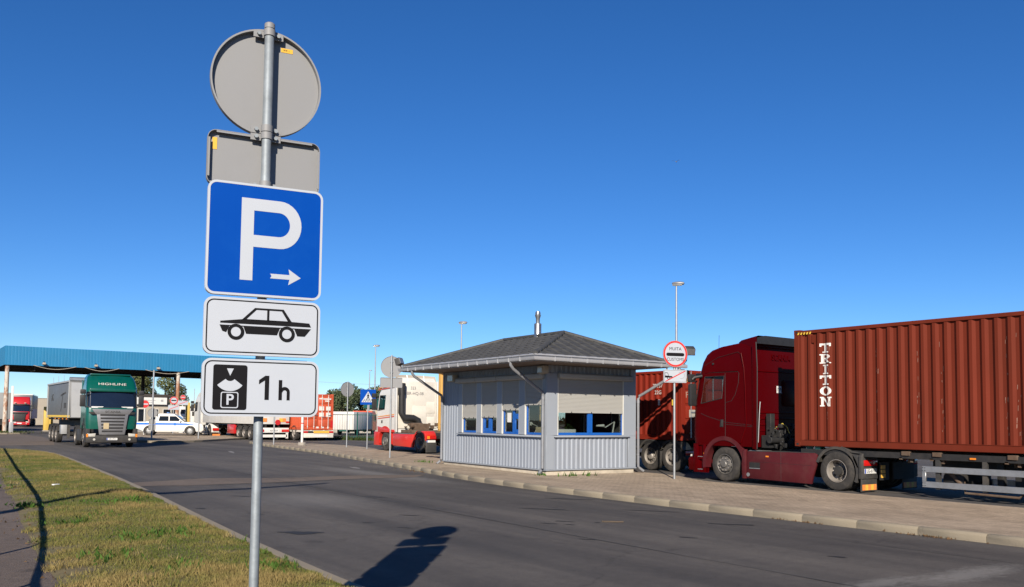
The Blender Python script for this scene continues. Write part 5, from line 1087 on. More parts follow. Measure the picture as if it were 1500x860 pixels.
# ------------------------------------------------------------------ generic tractor for the others
def tractor(label, loc, rz, paint, low, gl=dark_glass, H=3.9, slope=.9, group=None, yr=-1.1, glassy=False, back=3.6):
    t = thing('truck_tractor', label, 'truck', loc, rz, group)
    k = (H-3.9)
    LV = [(.98, 1.26, 1.22), (1.3, 1.28, 1.25), (1.95, 1.25, 1.25), (2.10, 1.22, 1.25), (2.92, 1.05, 1.24), (3.05, 1.0, 1.24), (3.2+k*.3, .98-.25*slope, 1.23), (3.5+k*.7, .85-.5*slope, 1.20), (3.75+k, .65-.75*slope, 1.14), (3.9+k, .3-.8*slope, 1.05)]
    cab(t, paint, LV, yr, .26, .10, (0, .3, .60, .97, 1.0), (2, 3, 3, 4), (3, 4), gl, tilt=.2, tj=3, interior=glassy)
    frame_rails(t, -back-.75, .9); axle(t, (0, -back))
    wheel(t, -1.06, 0, -1, 'steer'); wheel(t, 1.06, 0, 1, 'steer'); wheel(t, -.93, -back, -1, 'dual'); wheel(t, .93, -back, 1, 'dual')
    for s_ in (-1, 1):
        m = MB(); m.grid([[(s_*1.255, p[0], p[1]) for p in arch], [(s_*1.255, p[0], p[1]) for p in archo], [(s_*1.0, p[0], p[1]) for p in archo], [(s_*1.0, p[0], p[1]) for p in arch], [(s_*1.255, p[0], p[1]) for p in arch]]); m.build('wheel_arch', low, t, smooth=35)
        MB().prism([(.70, .28), (1.28, .28), (1.26, .99), (.66, .99), (.74, .75)], 'x', *sorted((s_*1.25, s_*1.05))).build('cab_step', low, t, bevel=.015)
        mirror(t, s_, s_*1.42, .98, 2.45)
    return t

# ---- white and red tractor left of the kiosk
D_ = tractor('white high-roof tractor with red lower body and black rear air stack left of the kiosk', (22.56, 41.1, 0), 0, white_p, red_low, cab_glass, 3.85, .55, glassy=True, yr=-1.08, back=3.62)
scania_front(D_, 1.28, black, red_low, white_p)
rw = MB().box(-1.2, 1.2, -1.13, -1.08, 1.18, 3.66); rw.prism(rrect(.85, .95, .06, 3, .18, 1.9), 'y', -1.15, -1.12); rw.prism(rrect(.5, .5, .05, 3, .85, 1.55), 'y', -1.15, -1.12).prism(rrect(.5, .6, .05, 3, .85, 2.3), 'y', -1.15, -1.12)
rw.build('rear_wall', cream_p, D_, bevel=.02)
m = MB(); rows = []
for x in [-1.2+.2*k for k in range(13)]:
    d = .35*(1-(x/1.2)**2); rows.append([(x, -1.1+d*.5, 3.66), (x, -.95+d, 4.02-.06*(x/1.2)**2), (x, -.92+d, 4.02-.06*(x/1.2)**2), (x, -1.05+d*.5, 3.66)])
df = m.grid(rows).build('roof_deflector', beige_wall, D_, smooth=40)
for x in (-.55, .45): MB().tube([(x, -1.12, 3.66), (x, -1.0, 3.98)], .02, 6).build('deflector_stay', alu, df)
for s_ in (-1, 1):
    MB().prism([(-1.3, 1.0), (-1.04, 1.05), (-1.04, 3.66), (-1.2, 3.7)], 'x', *sorted((s_*1.255, s_*1.215))).build('side_fairing', white_p, D_, bevel=.008)
    MB().prism([(-.86, .30), (-2.95, .26), (-3.0, .85), (-2.98, .92), (-.86, .92)], 'x', *sorted((s_*1.25, s_*1.1))).build('side_skirt', red_low, D_, bevel=.03)
    MB().prism([(-.9, .925), (-2.95, .925), (-2.95, .95), (-.9, .95)], 'x', *sorted((s_*1.25, s_*.6))).build('tank_top', alu, D_)
    fender(D_, -3.62, s_, fender_grey, .575, .62, 60, 190); fender(D_, -3.62, s_, red_low, .60, .60, 5, 75)
    MB().prism([(-4.22, .62), (-3.9, .95), (-3.75, 1.1), (-4.1, 1.1), (-4.28, .95)], 'x', *sorted((s_*1.24, s_*.66))).build('rear_wing', red_low, D_, bevel=.03)
    tl = MB().box(*sorted((s_*1.2, s_*.68)), -4.34, -4.22, .70, .88).build('tail_light', lens_red, D_, bevel=.01); MB().box(*sorted((s_*1.2, s_*1.05)), -4.345, -4.338, .72, .86).build('indicator_lens', amber, tl)
    MB().prism([(s_*1.22, .06), (s_*.62, .06), (s_*.62, .55), (s_*1.22, .55)], 'y', -4.26, -4.24).build('mud_flap', fender_grey, D_, bevel=.006)
plate(D_, '', (-.94, -4.28, .60), FR, .5, .11)
MB().tube([(-.98, -1.28, 3.50), (-.98, -1.28, 2.0), (-.82, -1.3, 1.75), (-.3, -1.32, 1.72), (-.02, -1.34, 1.62), (.04, -1.36, 1.2)], [.17, .17, .19, .19, .17, .16], 12).build('air_stack', black, D_, smooth=60)
MB().box(-1.16, -.80, -1.4, -1.14, 2.9, 3.55).build('air_intake', black, D_, bevel=.05)
m = MB().box(-.95, .8, -2.4, -1.2, .97, 1.12).box(-.5, .35, -1.9, -1.3, 1.12, 1.45).lathe([(.14, -.4), (.14, .3)], 'x', (-.3, -1.75, 1.35), 12)
for k in range(22):
    x, y, z = random.uniform(-.9, .7), random.uniform(-2.4, -1.3), random.uniform(1.0, 1.35); m.box(x, x+random.uniform(.05, .2), y, y+random.uniform(.05, .2), z, z+random.uniform(.05, .2))
m.build('air_units', rustbr, D_, bevel=.01, seg=1)
MB().prism(blob(0, -3.5, .5, .6, wob=.02), 'z', 1.0, 1.08).build('fifth_wheel', rustbr, D_)
txt('323', .22, grille_grey, D_, (-.22, -1.135, 3.30), *FR); txt('BR-HQ-08', .23, grille_grey, D_, (-.10, -1.135, 3.02), *FR)
for z, dz, mt in ((1.66, .10, stripe_red), (1.76, .10, stripe_or), (3.20, .08, stripe_red), (3.29, .08, stripe_or)):
    MB().prism([(-1.0, z+.12), (.85, z), (.85, z+.045), (-1.0, z+.12+.06)], 'x', -1.262, -1.252).build('side_stripe', mt, D_)
MB().prism([(-1.06, .98), (.8, .98), (.86, 1.28), (-.6, 1.12), (-1.06, 1.12)], 'x', -1.262, -1.24).build('lower_panel', red_low, D_, bevel=.004); MB().box(-1.265, -1.25, .3, .42, 1.45, 1.6).build('door_handle', black, D_)
c3, _, _ = container('ochre yellow container edge showing between the white tractor and the kiosk', (22.6, 35.8, 0), 6.06, 1.12, 3.95, yellow_box)
t3 = trailer('rusty container chassis under the ochre yellow container, mostly behind the kiosk', (22.6, 36.1, 0), 7.6, axles=(-4.6, -5.9), mat=black_dirty)

# ---- green tractor with tipper trailer coming towards us
G = tractor('green high-roof tractor with silver grille and HIGHLINE lettering driving towards us', (9.62, 50.55, 0), PI-R(3), green_p, black_dirty, dark_glass, 3.88, .35, yr=-1.0)
gp = scania_front(G, 1.29, grille_grey, black_dirty, green_p, bars=6, z0=.98)
for s_ in (-1, 1): MB().prism([(s_*.62, 1.90), (s_*1.16, 1.86), (s_*1.02, 1.74), (s_*.66, 1.74)], 'y', 1.15, 1.30).build('air_vent', chassis, G, bevel=.01)
MB().prism([(-.80, 1.74), (.80, 1.74), (1.0, 2.02), (-1.0, 2.02)], 'y', 1.2, 1.315).build('grille_top', grille_grey, G, bevel=.015)
txt('SCANIA', .17, fender_grey, G, (0, 1.317, 1.87), *FW, bold=.004, sx=1.25)
MB().prism([(-1.1, 2.94), (1.1, 2.94), (1.12, 3.10), (-1.12, 3.10)], 'y', 1.0, 1.16).build('sun_visor', green_p, G, bevel=.03)
nt_ = Vector((0, -.28, .96)).normalized()
hl = txt('HIGHLINE', .215, box_white, G, (0, .815, 3.34), (-1, 0, 0), (0, -.215, .30), bold=-.002, sx=1.45, th=.02)
for v in hl.data.vertices: v.co.y -= .10*(v.co.x/.97)**2
MB().box(-1.0, 1.0, -.25, .15, 3.84, 3.92).build('roof_spoiler', green_p, G, bevel=.03)
plate(G, 'GR 7531', (0, 1.35, .46), FW, .52, .115)
MB().flat(rrect(.26, .32, .01, 1), (.30, 1.33, 1.14), *FW, 0, .006).build('square_card', beige_box, G)
for x0_, x1_ in ((-1.0, -.42), (.45, 1.02)):
    MB().box(x0_, x1_, 1.16, 1.175, 2.08, 2.16).build('windscreen_sign', plate_white, G)
for s_ in (-1, 1):
    MB().box(*sorted((s_*1.14, s_*1.23)), 1.26, 1.335, .56, .72).build('indicator_lens', amber, G)
    MB().prism([(-.86, .3), (-2.9, .3), (-2.9, .92), (-.86, .92)], 'x', *sorted((s_*1.22, s_*1.05))).build('side_skirt', fender_grey, G, bevel=.02)
    fender(G, -3.6, s_, black_dirty, .59, .62, 10, 190); MB().prism([(.2, 1.15), (.42, 1.15), (.42, 1.55), (.2, 1.50)], 'x', *sorted((s_*1.255, s_*1.27))).build('door_vent', chassis, G)
    MB().prism([(-1.15, 1.0), (-1.0, 1.0), (-1.0, 3.6), (-1.2, 3.5)], 'x', *sorted((s_*1.25, s_*1.21))).build('side_fairing', green_p, G)
# tipper trailer (deck axis runs towards +y behind the cab)
TP = thing('tipper_trailer', 'grey high-sided tipper semi-trailer with a yellow bottom stripe behind the green tractor', 'trailer', (9.58, 54.65, 0), PI)
h = 1.25; bd = MB().prism([(0, 1.52), (-.35, 3.62), (-8.6, 3.62), (-8.6, 1.52)], 'x', -h, h).build('tipper_body', tipper_grey, TP, bevel=.02)
MB().prism([(-1.18, 1.56), (1.18, 1.56), (1.18, 3.58), (-1.18, 3.58)], 'y', 0, .01).build('front_wall', tipper_light, TP).rotation_euler.x = math.atan2(.35, 2.1)*1
bd_front = [c for c in TP.children if c.name.startswith('front_wall')][0]; bd_front.location = (0, .012, 0)
bd_front.data.transform(Matrix.Translation((0, 0, -1.52))); bd_front.location = (0, .012, 1.52)
for s_ in (-1, 1):
    MB().box(*sorted((s_*1.252, s_*1.262)), -8.55, -.02, 1.56, 1.68).build('yellow_stripe', label_yellow, TP)
    mm = MB()
    mm.box(*sorted((s_*1.25, s_*1.31)), -8.62, -.36, 3.58, 3.68)
    for y in (-8.55, -.42): mm.box(*sorted((s_*1.25, s_*1.30)), y-.05, y+.05, 1.52, 3.6)
    mm.build('top_rail', tipper_light, TP)
    rr_ = Vector((0, 1, 0)) if s_ > 0 else Vector((0, -1, 0))
    txt('AG', .62, fender_grey, TP, (s_*1.256, -6.6, 2.75), rr_, (0, 0, 1)); MB().prism([(-3.3, 1.9), (-3.15, 1.9), (-2.5, 3.0), (-2.65, 3.0)], 'x', *sorted((s_*1.254, s_*1.258))).prism([(-3.4, 2.8), (-1.6, 2.95), (-1.6, 3.05), (-3.4, 2.9)], 'x', *sorted((s_*1.254, s_*1.258))).prism([(-2.1, 2.1), (-1.4, 2.1), (-1.4, 2.4), (-2.1, 2.4)], 'x', *sorted((s_*1.254, s_*1.258))).build('side_mark', fender_grey, TP)
mm = MB().lathe([(.16, -1.25), (.16, 1.25)], 'x', (0, -.5, 3.72), 12)
for y in (-2.2, -4.2, -6.2): mm.tube([(1.28, y, 3.62), (1.30, y-.02, 4.05)], .012, 5)
mm.build('rolled_cover', alu, TP, smooth=40)
mm = MB()
for sx in (-1, 1): mm.box(sx*.5-.07, sx*.5+.07, -8.5, -2.7, 1.02, 1.46); mm.box(sx*.5-.07, sx*.5+.07, -2.7, -.3, 1.12, 1.46)
for k in range(9): mm.box(-1.2, 1.2, -8.3+.9*k, -8.2+.9*k, 1.40, 1.5)
mm.build('frame', chassis, TP)
for y in (-5.0, -6.3, -7.6):
    wheel(TP, -1.05, y, -1, 'trailer'); wheel(TP, 1.05, y, 1, 'trailer')
    for s_ in (-1, 1): fender(TP, y, s_, black_dirty, .585, .40, 20, 160, x=s_*1.22)
axle(TP, (-5.0, -6.3, -7.6))
for s_ in (-1, 1): MB().box(*sorted((s_*1.2, s_*.8)), -3.7, -3.1, .55, 1.1).build('side_locker', tipper_light, TP, bevel=.02); MB().box(*sorted((s_*.95, s_*.8)), -2.75, -2.6, .3, 1.1).build('landing_leg', fender_grey, TP)
for y in (-1.2, -2.6, -4.0, -5.4):
    for s_ in (-1, 1): MB().box(*sorted((s_*1.25, s_*1.20)), y-.05, y+.05, 1.44, 1.5).build('side_marker', amber, TP)

# ---- red truck waiting beyond the canopy
F_ = tractor('bright red high-roof tractor with black grille waiting beyond the canopy', (14.75, 137.2, 0), R(170), red_p, red_p, dark_glass, 4.15, .25)
fp = scania_front(F_, 1.29, black, red_p, red_p, bars=6, z0=.98)
MB().prism([(-.85, 1.74), (.85, 1.74), (1.0, 2.02), (-1.0, 2.02)], 'y', 1.2, 1.31).build('grille_top', black, F_, bevel=.015); plate(F_, '', (0, 1.35, .46), FW, .6, .15)
MB().prism([(-1.08, 2.98), (1.08, 2.98), (1.1, 3.12), (-1.1, 3.12)], 'y', 1.0, 1.14).build('sun_visor', black, F_, bevel=.03)
for s_ in (-1, 1): MB().box(s_*.6-.12, s_*.6+.12, 1.0, 1.12, 3.22, 3.30).build('roof_lamp', lens_white, F_)
fb = thing('box_trailer', 'dark grey and blue box trailer with white top edge behind the red tractor', 'trailer', (15.2, 140.4, 0), R(170))
MB().box(-1.32, 1.32, -13, 0, 2.5, 4.45).build('body', tipper_grey, fb, bevel=.03); MB().box(-1.325, 1.325, -12.99, -.01, 1.1, 2.5).build('lower_panel', blue_metal, fb); MB().box(-1.34, 1.34, -13.02, .02, 4.45, 4.58).build('top_edge', white_p, fb); MB().box(-1.0, 1.0, -12.9, -.5, .6, 1.1).build('frame', chassis, fb)
for y in (-8.6, -9.9, -11.2): wheel(fb, -1.05, y, -1, 'trailer'); wheel(fb, 1.05, y, 1, 'trailer')
axle(fb, (-8.6, -9.9, -11.2))
gb = thing('box_trailer', 'pale grey parked box trailer at the far left edge behind the rusty post', 'trailer', (7.9, 112, 0), R(4))
MB().box(-1.25, 1.25, -12, 0, 1.2, 3.85).build('body', tipper_light, gb, bevel=.03); MB().box(-1.0, 1.0, -11.9, -.3, .6, 1.2).build('frame', chassis, gb)
for y in (-8.6, -9.9, -11.0): wheel(gb, -1.05, y, -1, 'trailer'); wheel(gb, 1.05, y, 1, 'trailer')
axle(gb, (-8.6, -9.9, -11.0)); MB().box(-.9, .9, -.8, -.6, .0, .9).build('landing_leg', fender_grey, gb)

# ---- white pickup with a blue stripe
PK = thing('pickup', 'white double-cab pickup with a blue side stripe and roof light bar on the island', 'car', (18.75, 74.0, .12), R(-111))
def arcp(yc, r, a0, a1, n=10, zc=.36): return [(yc+r*math.cos(R(a0+(a1-a0)*k/n)), zc+r*math.sin(R(a0+(a1-a0)*k/n))) for k in range(n+1)]
side = [(-2.62, .62), (-2.60, 1.08), (-.95, 1.10), (1.10, 1.10), (1.9, 1.06), (2.45, .96), (2.62, .80), (2.66, .45), (2.5, .34)]+arcp(1.62, .46, -5, 185)+[(1.1, .30), (-1.0, .30)]+arcp(-1.48, .46, -5, 185)+[(-2.1, .42)]
MB().prism(side, 'x', -.92, .92).build('body', white_p, PK, bevel=.05)
rows = []
for z, yf, yb, w_ in ((1.08, 1.22, -1.0, .88), (1.16, 1.10, -.98, .87), (1.60, .55, -.86, .81), (1.74, .35, -.80, .75), (1.79, .2, -.75, .66)):
    rows.append([(-w_, yb, z), (w_, yb, z), (w_, yf-.04, z), (w_*.7, yf+.04, z), (0, yf+.06, z), (-w_*.7, yf+.04, z), (-w_, yf-.04, z)])
cabp = MB().grid(rows, True); n_ = len(rows[0]); cabp.f.append(tuple((len(rows)-1)*n_+i for i in range(n_))); cabp = cabp.build('cabin', white_p, PK, smooth=35)
def lerp(a, b, t): return a+(b-a)*t
for s_ in (-1, 1):
    wn = lambda y, z: (s_*(lerp(.872, .812, (z-1.16)/.44)+.010), y, z)
    for q in ([(-.80, 1.17), (-.05, 1.17), (-.05, 1.57), (-.74, 1.57)], [(.02, 1.17), (.95, 1.17), (.50, 1.57), (.02, 1.57)]):
        MB().add([wn(*p) for p in q], [(0, 1, 2, 3)]).build('side_window', car_window, PK)
    MB().prism([(-2.6, .86), (1.3, .86), (1.9, .84), (1.9, .90), (1.3, 1.0), (-2.6, 1.03)], 'x', *sorted((s_*.92, s_*.926))).build('side_stripe', stripe_blue, PK)
    MB().lathe([(0, s_*.932), (.12, s_*.932), (.12, s_*.92)], 'x', (0, .45, .93), 16).build('badge', stripe_blue, PK)
    MB().prism(arcp(1.62, .52, 0, 180, 10)+list(reversed(arcp(1.62, .44, 0, 180, 10))), 'x', *sorted((s_*.90, s_*.93))).prism(arcp(-1.48, .52, 0, 180, 10)+list(reversed(arcp(-1.48, .44, 0, 180, 10))), 'x', *sorted((s_*.90, s_*.93))).build('wheel_arch', white_p, PK)
    MB().box(*sorted((s_*.93, s_*1.10)), .78, .90, 1.10, 1.26).build('wing_mirror', white_p, PK, bevel=.03)
    MB().prism([(s_*.55, .80), (s_*.90, .84), (s_*.90, .95), (s_*.60, .90)], 'y', 2.36, 2.64).build('headlight', lens_white, PK, bevel=.02); MB().lathe([(0, 2.68), (.06, 2.68), (.06, 2.6)], 'y', (s_*.72, 0, .56), 12).build('fog_light', black, PK)
    MB().box(s_*.90-.03, s_*.90+.03, -2.66, -2.6, .75, 1.0).build('tail_light', lens_red, PK); MB().tube([(s_*.88, -1.0, 1.10), (s_*.80, -1.0, 1.55)], .03, 6).build('roll_bar', alu, PK)
    for y in (1.62, -1.48):
        o_ = wheel(PK, s_*.80, y, s_, 'steer', .38)
        for c_ in o_.children:
            if c_.name.startswith('rim'): c_.data = c_.data.copy(); c_.data.materials[0] = alu
MB().add([(-.80, 1.20, 1.12), (.80, 1.20, 1.12), (.72, .58, 1.58), (-.72, .58, 1.58)], [(0, 1, 2, 3)]).build('windscreen', dark_glass, PK, loc=(0, .045, .02))
MB().prism([(-.52, .66), (.52, .66), (.58, .88), (-.58, .88)], 'y', 2.60, 2.67).build('grille', black, PK, bevel=.01); MB().box(-.62, .62, 2.62, 2.72, .36, .62).build('bumper', white_p, PK, bevel=.03); MB().box(-.45, .45, 2.70, 2.73, .40, .54).build('lower_grille', black, PK)
plate(PK, '', (0, 2.73, .5), FW, .5, .11); MB().box(-.5, .5, -.25, -.05, 1.79, 1.88).build('light_bar', blue_metal, PK, bevel=.03); MB().box(-.86, .86, -2.5, -1.1, 1.1, 1.115).build('load_cover', black, PK)

# ---- grey tarpaulin trailer and its tractor, parked to the right of the lane behind the sign
WT = thing('semi_trailer', 'off-white tarpaulin semi-trailer seen from its rear corner below the P sign plates', 'trailer', (23.1, 77.3, 0), 0)
MB().box(-1.25, 1.25, -13.3, 0, 1.18, 3.9).build('tarpaulin_body', tarp_white, WT, bevel=.02); mm = MB()
for s_ in (-1, 1): mm.box(s_*.5-.06, s_*.5+.06, -13.2, -.2, 1.08, 1.16)
for s_ in (-1, 1): mm.box(s_*.5-.06, s_*.5+.06, -13.2, -4.6, .8, 1.08)
mm.build('frame', chassis, WT)
for y in (-9.2, -10.5, -11.8):
    wheel(WT, -1.05, y, -1, 'trailer'); wheel(WT, 1.05, y, 1, 'trailer')
    for s_ in (-1, 1): fender(WT, y, s_, black_dirty, .585, .40, 20, 160, x=s_*1.22)
axle(WT, (-9.2, -10.5, -11.8))
for s_ in (-1, 1):
    MB().box(*sorted((s_*1.22, s_*.6)), -8.2, -6.6, .4, 1.10).build('pallet_box', red_p, WT, bevel=.02)
    MB().box(s_*.95-.28, s_*.95+.28, -13.34, -13.30, .62, .80).build('tail_light', lens_red, WT); MB().box(s_*1.1-.12, s_*1.1+.12, -13.34, -13.31, 1.28, 1.40).build('red_marker', lens_red, WT)
    for k in range(2): MB().box(s_*.72-.25+.25*k, s_*.72+.25*k, -13.33, -13.305, 1.35, 1.62).build('reflective_marker', marker_or if k else marker_ye, WT)
MB().box(-1.22, 1.22, -13.3, -13.24, .55, .92).build('rear_bumper', white_p, WT, bevel=.01); MB().box(-1.1, 1.1, -13.3, -13.2, .22, .42).box(-1.18, -1.02, -13.3, -13.2, .14, .55).box(1.02, 1.18, -13.3, -13.2, .14, .55).build('underrun_guard', white_p, WT)
plate(WT, 'AB 8834', (.05, -13.305, .70), FR, .9, .22, .17, eu=False); MB().lathe([(0, -13.36), (.2, -13.36), (.2, -13.31)], 'y', (.35, 0, 1.32), 16).build('speed_disc', red_p, WT)
WU = tractor('white tractor unit in front of the off-white tarpaulin trailer beneath the P sign', (23.1, 76.9, 0), 0, white_p, white_p, dark_glass, 3.85, .4)
for s_ in (-1, 1):
    MB().prism([(-.86, .3), (-2.9, .3), (-2.9, .95), (-.86, .95)], 'x', *sorted((s_*1.24, s_*1.1))).build('side_skirt', white_p, WU, bevel=.02); fender(WU, -3.6, s_, white_p, .60, .62, -10, 190)
    MB().box(*sorted((s_*1.2, s_*.7)), -4.36, -4.3, .55, .75).build('tail_light', lens_red, WU)
    MB().box(*sorted((s_*1.22, s_*.6)), -4.4, -4.37, .08, .26).build('reflective_marker', marker_or, WU)
# move the trailer body clear of its tractor's cab
WT.location.y = 76.9-1.25-.35; WT.location.x = WU.location.x = 22.95
# ---- orange container trailer
c4, _, _ = container('bright orange container with white stickers on its rear doors', (25.58, 72.2, 0), 12.19, .80, 3.44, orange_box, pitch=.278)
for x, z, w_, hh in ((.16, 3.10, .34, .09), (.62, 3.08, .62, .10), (.62, 2.93, .34, .10), (.18, 2.38, .40, .30), (.72, 2.38, .36, .30), (.18, 1.92, .36, .30), (.72, 1.92, .36, .30), (-.1, .98, .2, .12), (.30, .98, .2, .1), (.72, .96, .14, .1)):
    MB().flat(rrect(w_, hh, .01, 1), (x+.1, -12.194, z), *FR, 0, .004).build('white_sticker', box_white, c4)
MB().box(1.02, 1.2, -12.2, -12.188, .98, 1.5).build('red_marker', lens_red, c4)
t4 = trailer('old cream container chassis with yellow marker board under the orange container', (25.58, 72.3, 0), 12.4, axles=(-8.2, -9.5, -10.8), deck=.80, mat=cream_p)
MB().box(-.35, .85, -12.46, -12.43, .56, .74).build('yellow_marker_board', marker_ye, t4); plate(t4, '', (.2, -12.43, .36), FR, 1.1, .16, eu=False); MB().box(-1.15, -.4, -12.44, -12.42, .58, .72).build('lamp_board', chassis, t4)
MB().box(-1.2, 1.2, -12.42, -12.34, .24, .44).build('underrun_guard', cream_p, t4, bevel=.01)
# ---- white box lorry with orange cab behind the green fence
BX = thing('box_lorry', 'white box lorry with an orange cab parked behind the green fence', 'lorry', (38.4, 80.8, 0), R(-46))
MB().box(-1.1, 1.1, -3.1, 2.2, .55, 2.32).build('box_body', tarp_white, BX, bevel=.02); MB().box(-.45, .45, -3.0, 3.2, .40, .6).build('frame', fence_green, BX)
rows = [[(-1.05, 2.35, z), (1.05, 2.35, z), (1.05, yf-.15, z), (.8, yf, z), (-.8, yf, z), (-1.05, yf-.15, z)] for z, yf in ((.45, 4.0), (1.3, 4.05), (1.4, 4.0), (2.1, 3.75), (2.35, 3.5), (2.45, 3.2))]
cb_ = MB().grid(rows, True); cb_.f.append(tuple(5*6+i for i in range(6))); cb_.f.append(tuple(range(6))); cb_.build('cab', orange_p, BX, smooth=35)
for s_ in (-1, 1):
    MB().prism([(2.75, 1.4), (3.6, 1.4), (3.45, 2.05), (2.75, 2.05)], 'x', *sorted((s_*1.052, s_*1.06))).build('side_window', dark_glass, BX)
    for y in (3.1, -1.6): wheel(BX, s_*.9, y, s_, 'trailer', .40)
    MB().box(*sorted((s_*1.1, s_*1.25)), 3.7, 3.8, 1.5, 2.0).build('mirror', black, BX)
MB().add([(-.95, 4.02, 1.42), (.95, 4.02, 1.42), (.9, 3.80, 2.1), (-.9, 3.80, 2.1)], [(0, 1, 2, 3)]).build('windscreen', dark_glass, BX)
axle(BX, (3.1, -1.6), .40)

# ------------------------------------------------------------------ canopy
CN = thing('canopy', 'long flat canopy with bright blue ribbed fascia on rusty white posts', 'canopy', (7.9, 86.2, 0))
LX, LY = 27.5, 15.0
fpf = lambda L: corr(L, .26, .005, .6, .12)
MB().sheet((0, 0, 6.02), (1, 0, 0), (0, 0, 1), (0, -1, 0), LX, 1.62, fpf(LX)).build('fascia', canopy_blue, CN, recalc=False)
MB().sheet((0, LY, 6.02), (0, -1, 0), (0, 0, 1), (-1, 0, 0), LY, 1.62, fpf(LY)).build('fascia', canopy_blue, CN, recalc=False)
MB().sheet((LX, 0, 6.02), (0, 1, 0), (0, 0, 1), (1, 0, 0), LY, 1.62, fpf(LY)).build('fascia', canopy_blue, CN, recalc=False)
MB().sheet((LX, LY, 6.02), (-1, 0, 0), (0, 0, 1), (0, 1, 0), LX, 1.62, fpf(LX)).build('fascia', canopy_blue, CN, recalc=False)
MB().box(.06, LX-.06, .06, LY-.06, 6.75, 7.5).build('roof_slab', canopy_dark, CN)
m = MB()
for k in range(11): x = .3+k*(LX-.6)/10; m.box(x-.12, x+.12, .08, LY-.08, 6.35, 6.75)
for y in (.2, LY-.2, 3, 6, 9, 12): m.box(.1, LX-.1, y-.08, y+.08, 6.1, 6.35)
m.box(.1, LX-.1, LY-.3, LY-.12, 6.0, 6.1)
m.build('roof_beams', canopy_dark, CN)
m = MB().box(-.02, LX+.02, -.03, .05, 5.98, 6.03).box(-.03, .05, .05, LY, 5.98, 6.03).build('fascia_trim', canopy_blue, CN)
for k, (x, y) in enumerate([(.25, .3), (14.6, .3), (.25, LY-.4), (14.6, LY-.4), (LX-.4, .3), (LX-.4, LY-.4)]):
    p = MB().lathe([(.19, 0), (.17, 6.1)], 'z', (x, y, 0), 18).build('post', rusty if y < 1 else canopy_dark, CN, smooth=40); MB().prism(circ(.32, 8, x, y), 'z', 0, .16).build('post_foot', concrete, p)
for x in (3.0, 7.2, 12.6):
    c_ = MB().box(x-.12, x+.12, -.5, -.04, 6.1, 6.28).build('camera_housing', beige_wall, CN, bevel=.03); MB().box(x-.03, x+.03, -.2, -.04, 6.28, 6.4).build('bracket', black, c_)
for x0_, x1_ in ((2.2, 5.6), (6.3, 9.2), (11.5, 15.5), (17.0, 20.0)):
    MB().tube([(x0_+(x1_-x0_)*k/10, -.05, 6.02-.5*math.sin(PI*k/10)*.6) for k in range(11)], .025, 5).build('hanging_cable', beige_wall, CN)
MB().tube([(2.4, .6, 6.1), (2.4, .6, 5.55)], .04, 6).tube([(2.1, .6, 6.0), (1.85, .6, 5.7), (2.1, .6, 5.5), (2.4, .6, 5.55)], .02, 6).build('hanging_lamp_arm', black, CN)
p = thing('white_post', 'white square post with a light grey base box beside the rusty canopy post', 'post', (8.52, 85.4, .13)); MB().box(-.09, .09, -.09, .09, 0, 4.0).build('post', white_p, p, bevel=.02); MB().box(-.16, .16, -.16, .16, 0, .9).build('base_box', tipper_light, p, bevel=.02); MB().box(.10, .34, -.05, .05, .80, .92).build('barrier_stub', white_p, p)
# ------------------------------------------------------------------ booth and bollards beneath the canopy
B = thing('customs_booth', 'low grey booth with a white sign board and dark flat roof under the canopy', 'booth', (19.05, 88.4, 0)); B.scale = (.957, .957, .957)
MB().box(0, 3.6, 0, 5, .1, 3.1).build('wall', beige_wall, B); MB().box(-.4, 3.5, -.35, 5.3, 3.62, 3.95).build('roof', canopy_dark, B, bevel=.03); MB().box(-.2, 3.2, -.25, 5, 3.1, 3.62).build('upper_wall', canopy_dark, B)
sb = MB().box(-.3, 3.0, -.33, -.26, 2.92, 3.62).build('sign_board', plate_white, B); MB().box(.2, 1.9, -.335, -.33, 3.3, 3.36).box(.4, 1.6, -.335, -.33, 3.1, 3.15).box(2.4, 2.65, -.335, -.33, 3.2, 3.42).build('faint_print', tipper_light, sb)
for x in (.3, 1.5, 2.7):
    f_ = MB().box(x, x+.8, -.04, 0, 1.1, 2.5).build('window', white_win, B); MB().box(x+.06, x+.74, -.05, -.04, 1.16, 2.44).build('pane', dark_glass, f_)
mm = MB()
for k in range(12): mm.box(.05, 3.55, -.03, 0, .2+.075*k, .25+.075*k)
mm.build('lower_slats', tipper_light, B)
def sgn(nm, lab, x, y, z, d, kind, zb=0., ph=None, plate_=None):
    s = thing(nm, lab, 'sign post', (x, y, zb), R(-8)); MB().lathe([(.05, 0), (.05, ph or z+.2)], 'z', (0, 0, 0), 10).build('pole', white_p if kind == 'noentry' else post_grey, s, smooth=40)
    p = disc_front(s, d, z, -.08, .09 if kind == 'customs' else 0)
    if kind == 'noentry': MB().flat(circ(d/2-.02, 32), (0, -.086, z), *FR, 0, .003).build('red_disc', sign_red, p); MB().flat([(-d*.36, -d*.09), (d*.36, -d*.09), (d*.36, d*.09), (-d*.36, d*.09)], (0, -.09, z), *FR, 0, .003).build('white_bar', sign_white, p)
    else: MB().flat([(-d*.3, -.05), (d*.3, -.05), (d*.3, .05), (-d*.3, .05)], (0, -.086, z), *FR, 0, .003).build('black_bar', ink, p)
    if plate_: q = sign_panel(s, 'lower_plate', z-d/2-.5, z-d/2-.08, .95, -.08, 'front', face_mat=sign_white, depth=.02); MB().flat([(-.42, -.16), (-.36, -.18), (.42, .14), (.38, .18)], (0, -.083, z-d/2-.29), *FR, 0, .003).build('red_slash', sign_red, q)
sgn('no_entry_sign', 'red no-entry disc on a white post just right of the green tractor', 17.3, 76.6, 2.55, .66, 'noentry', .12)
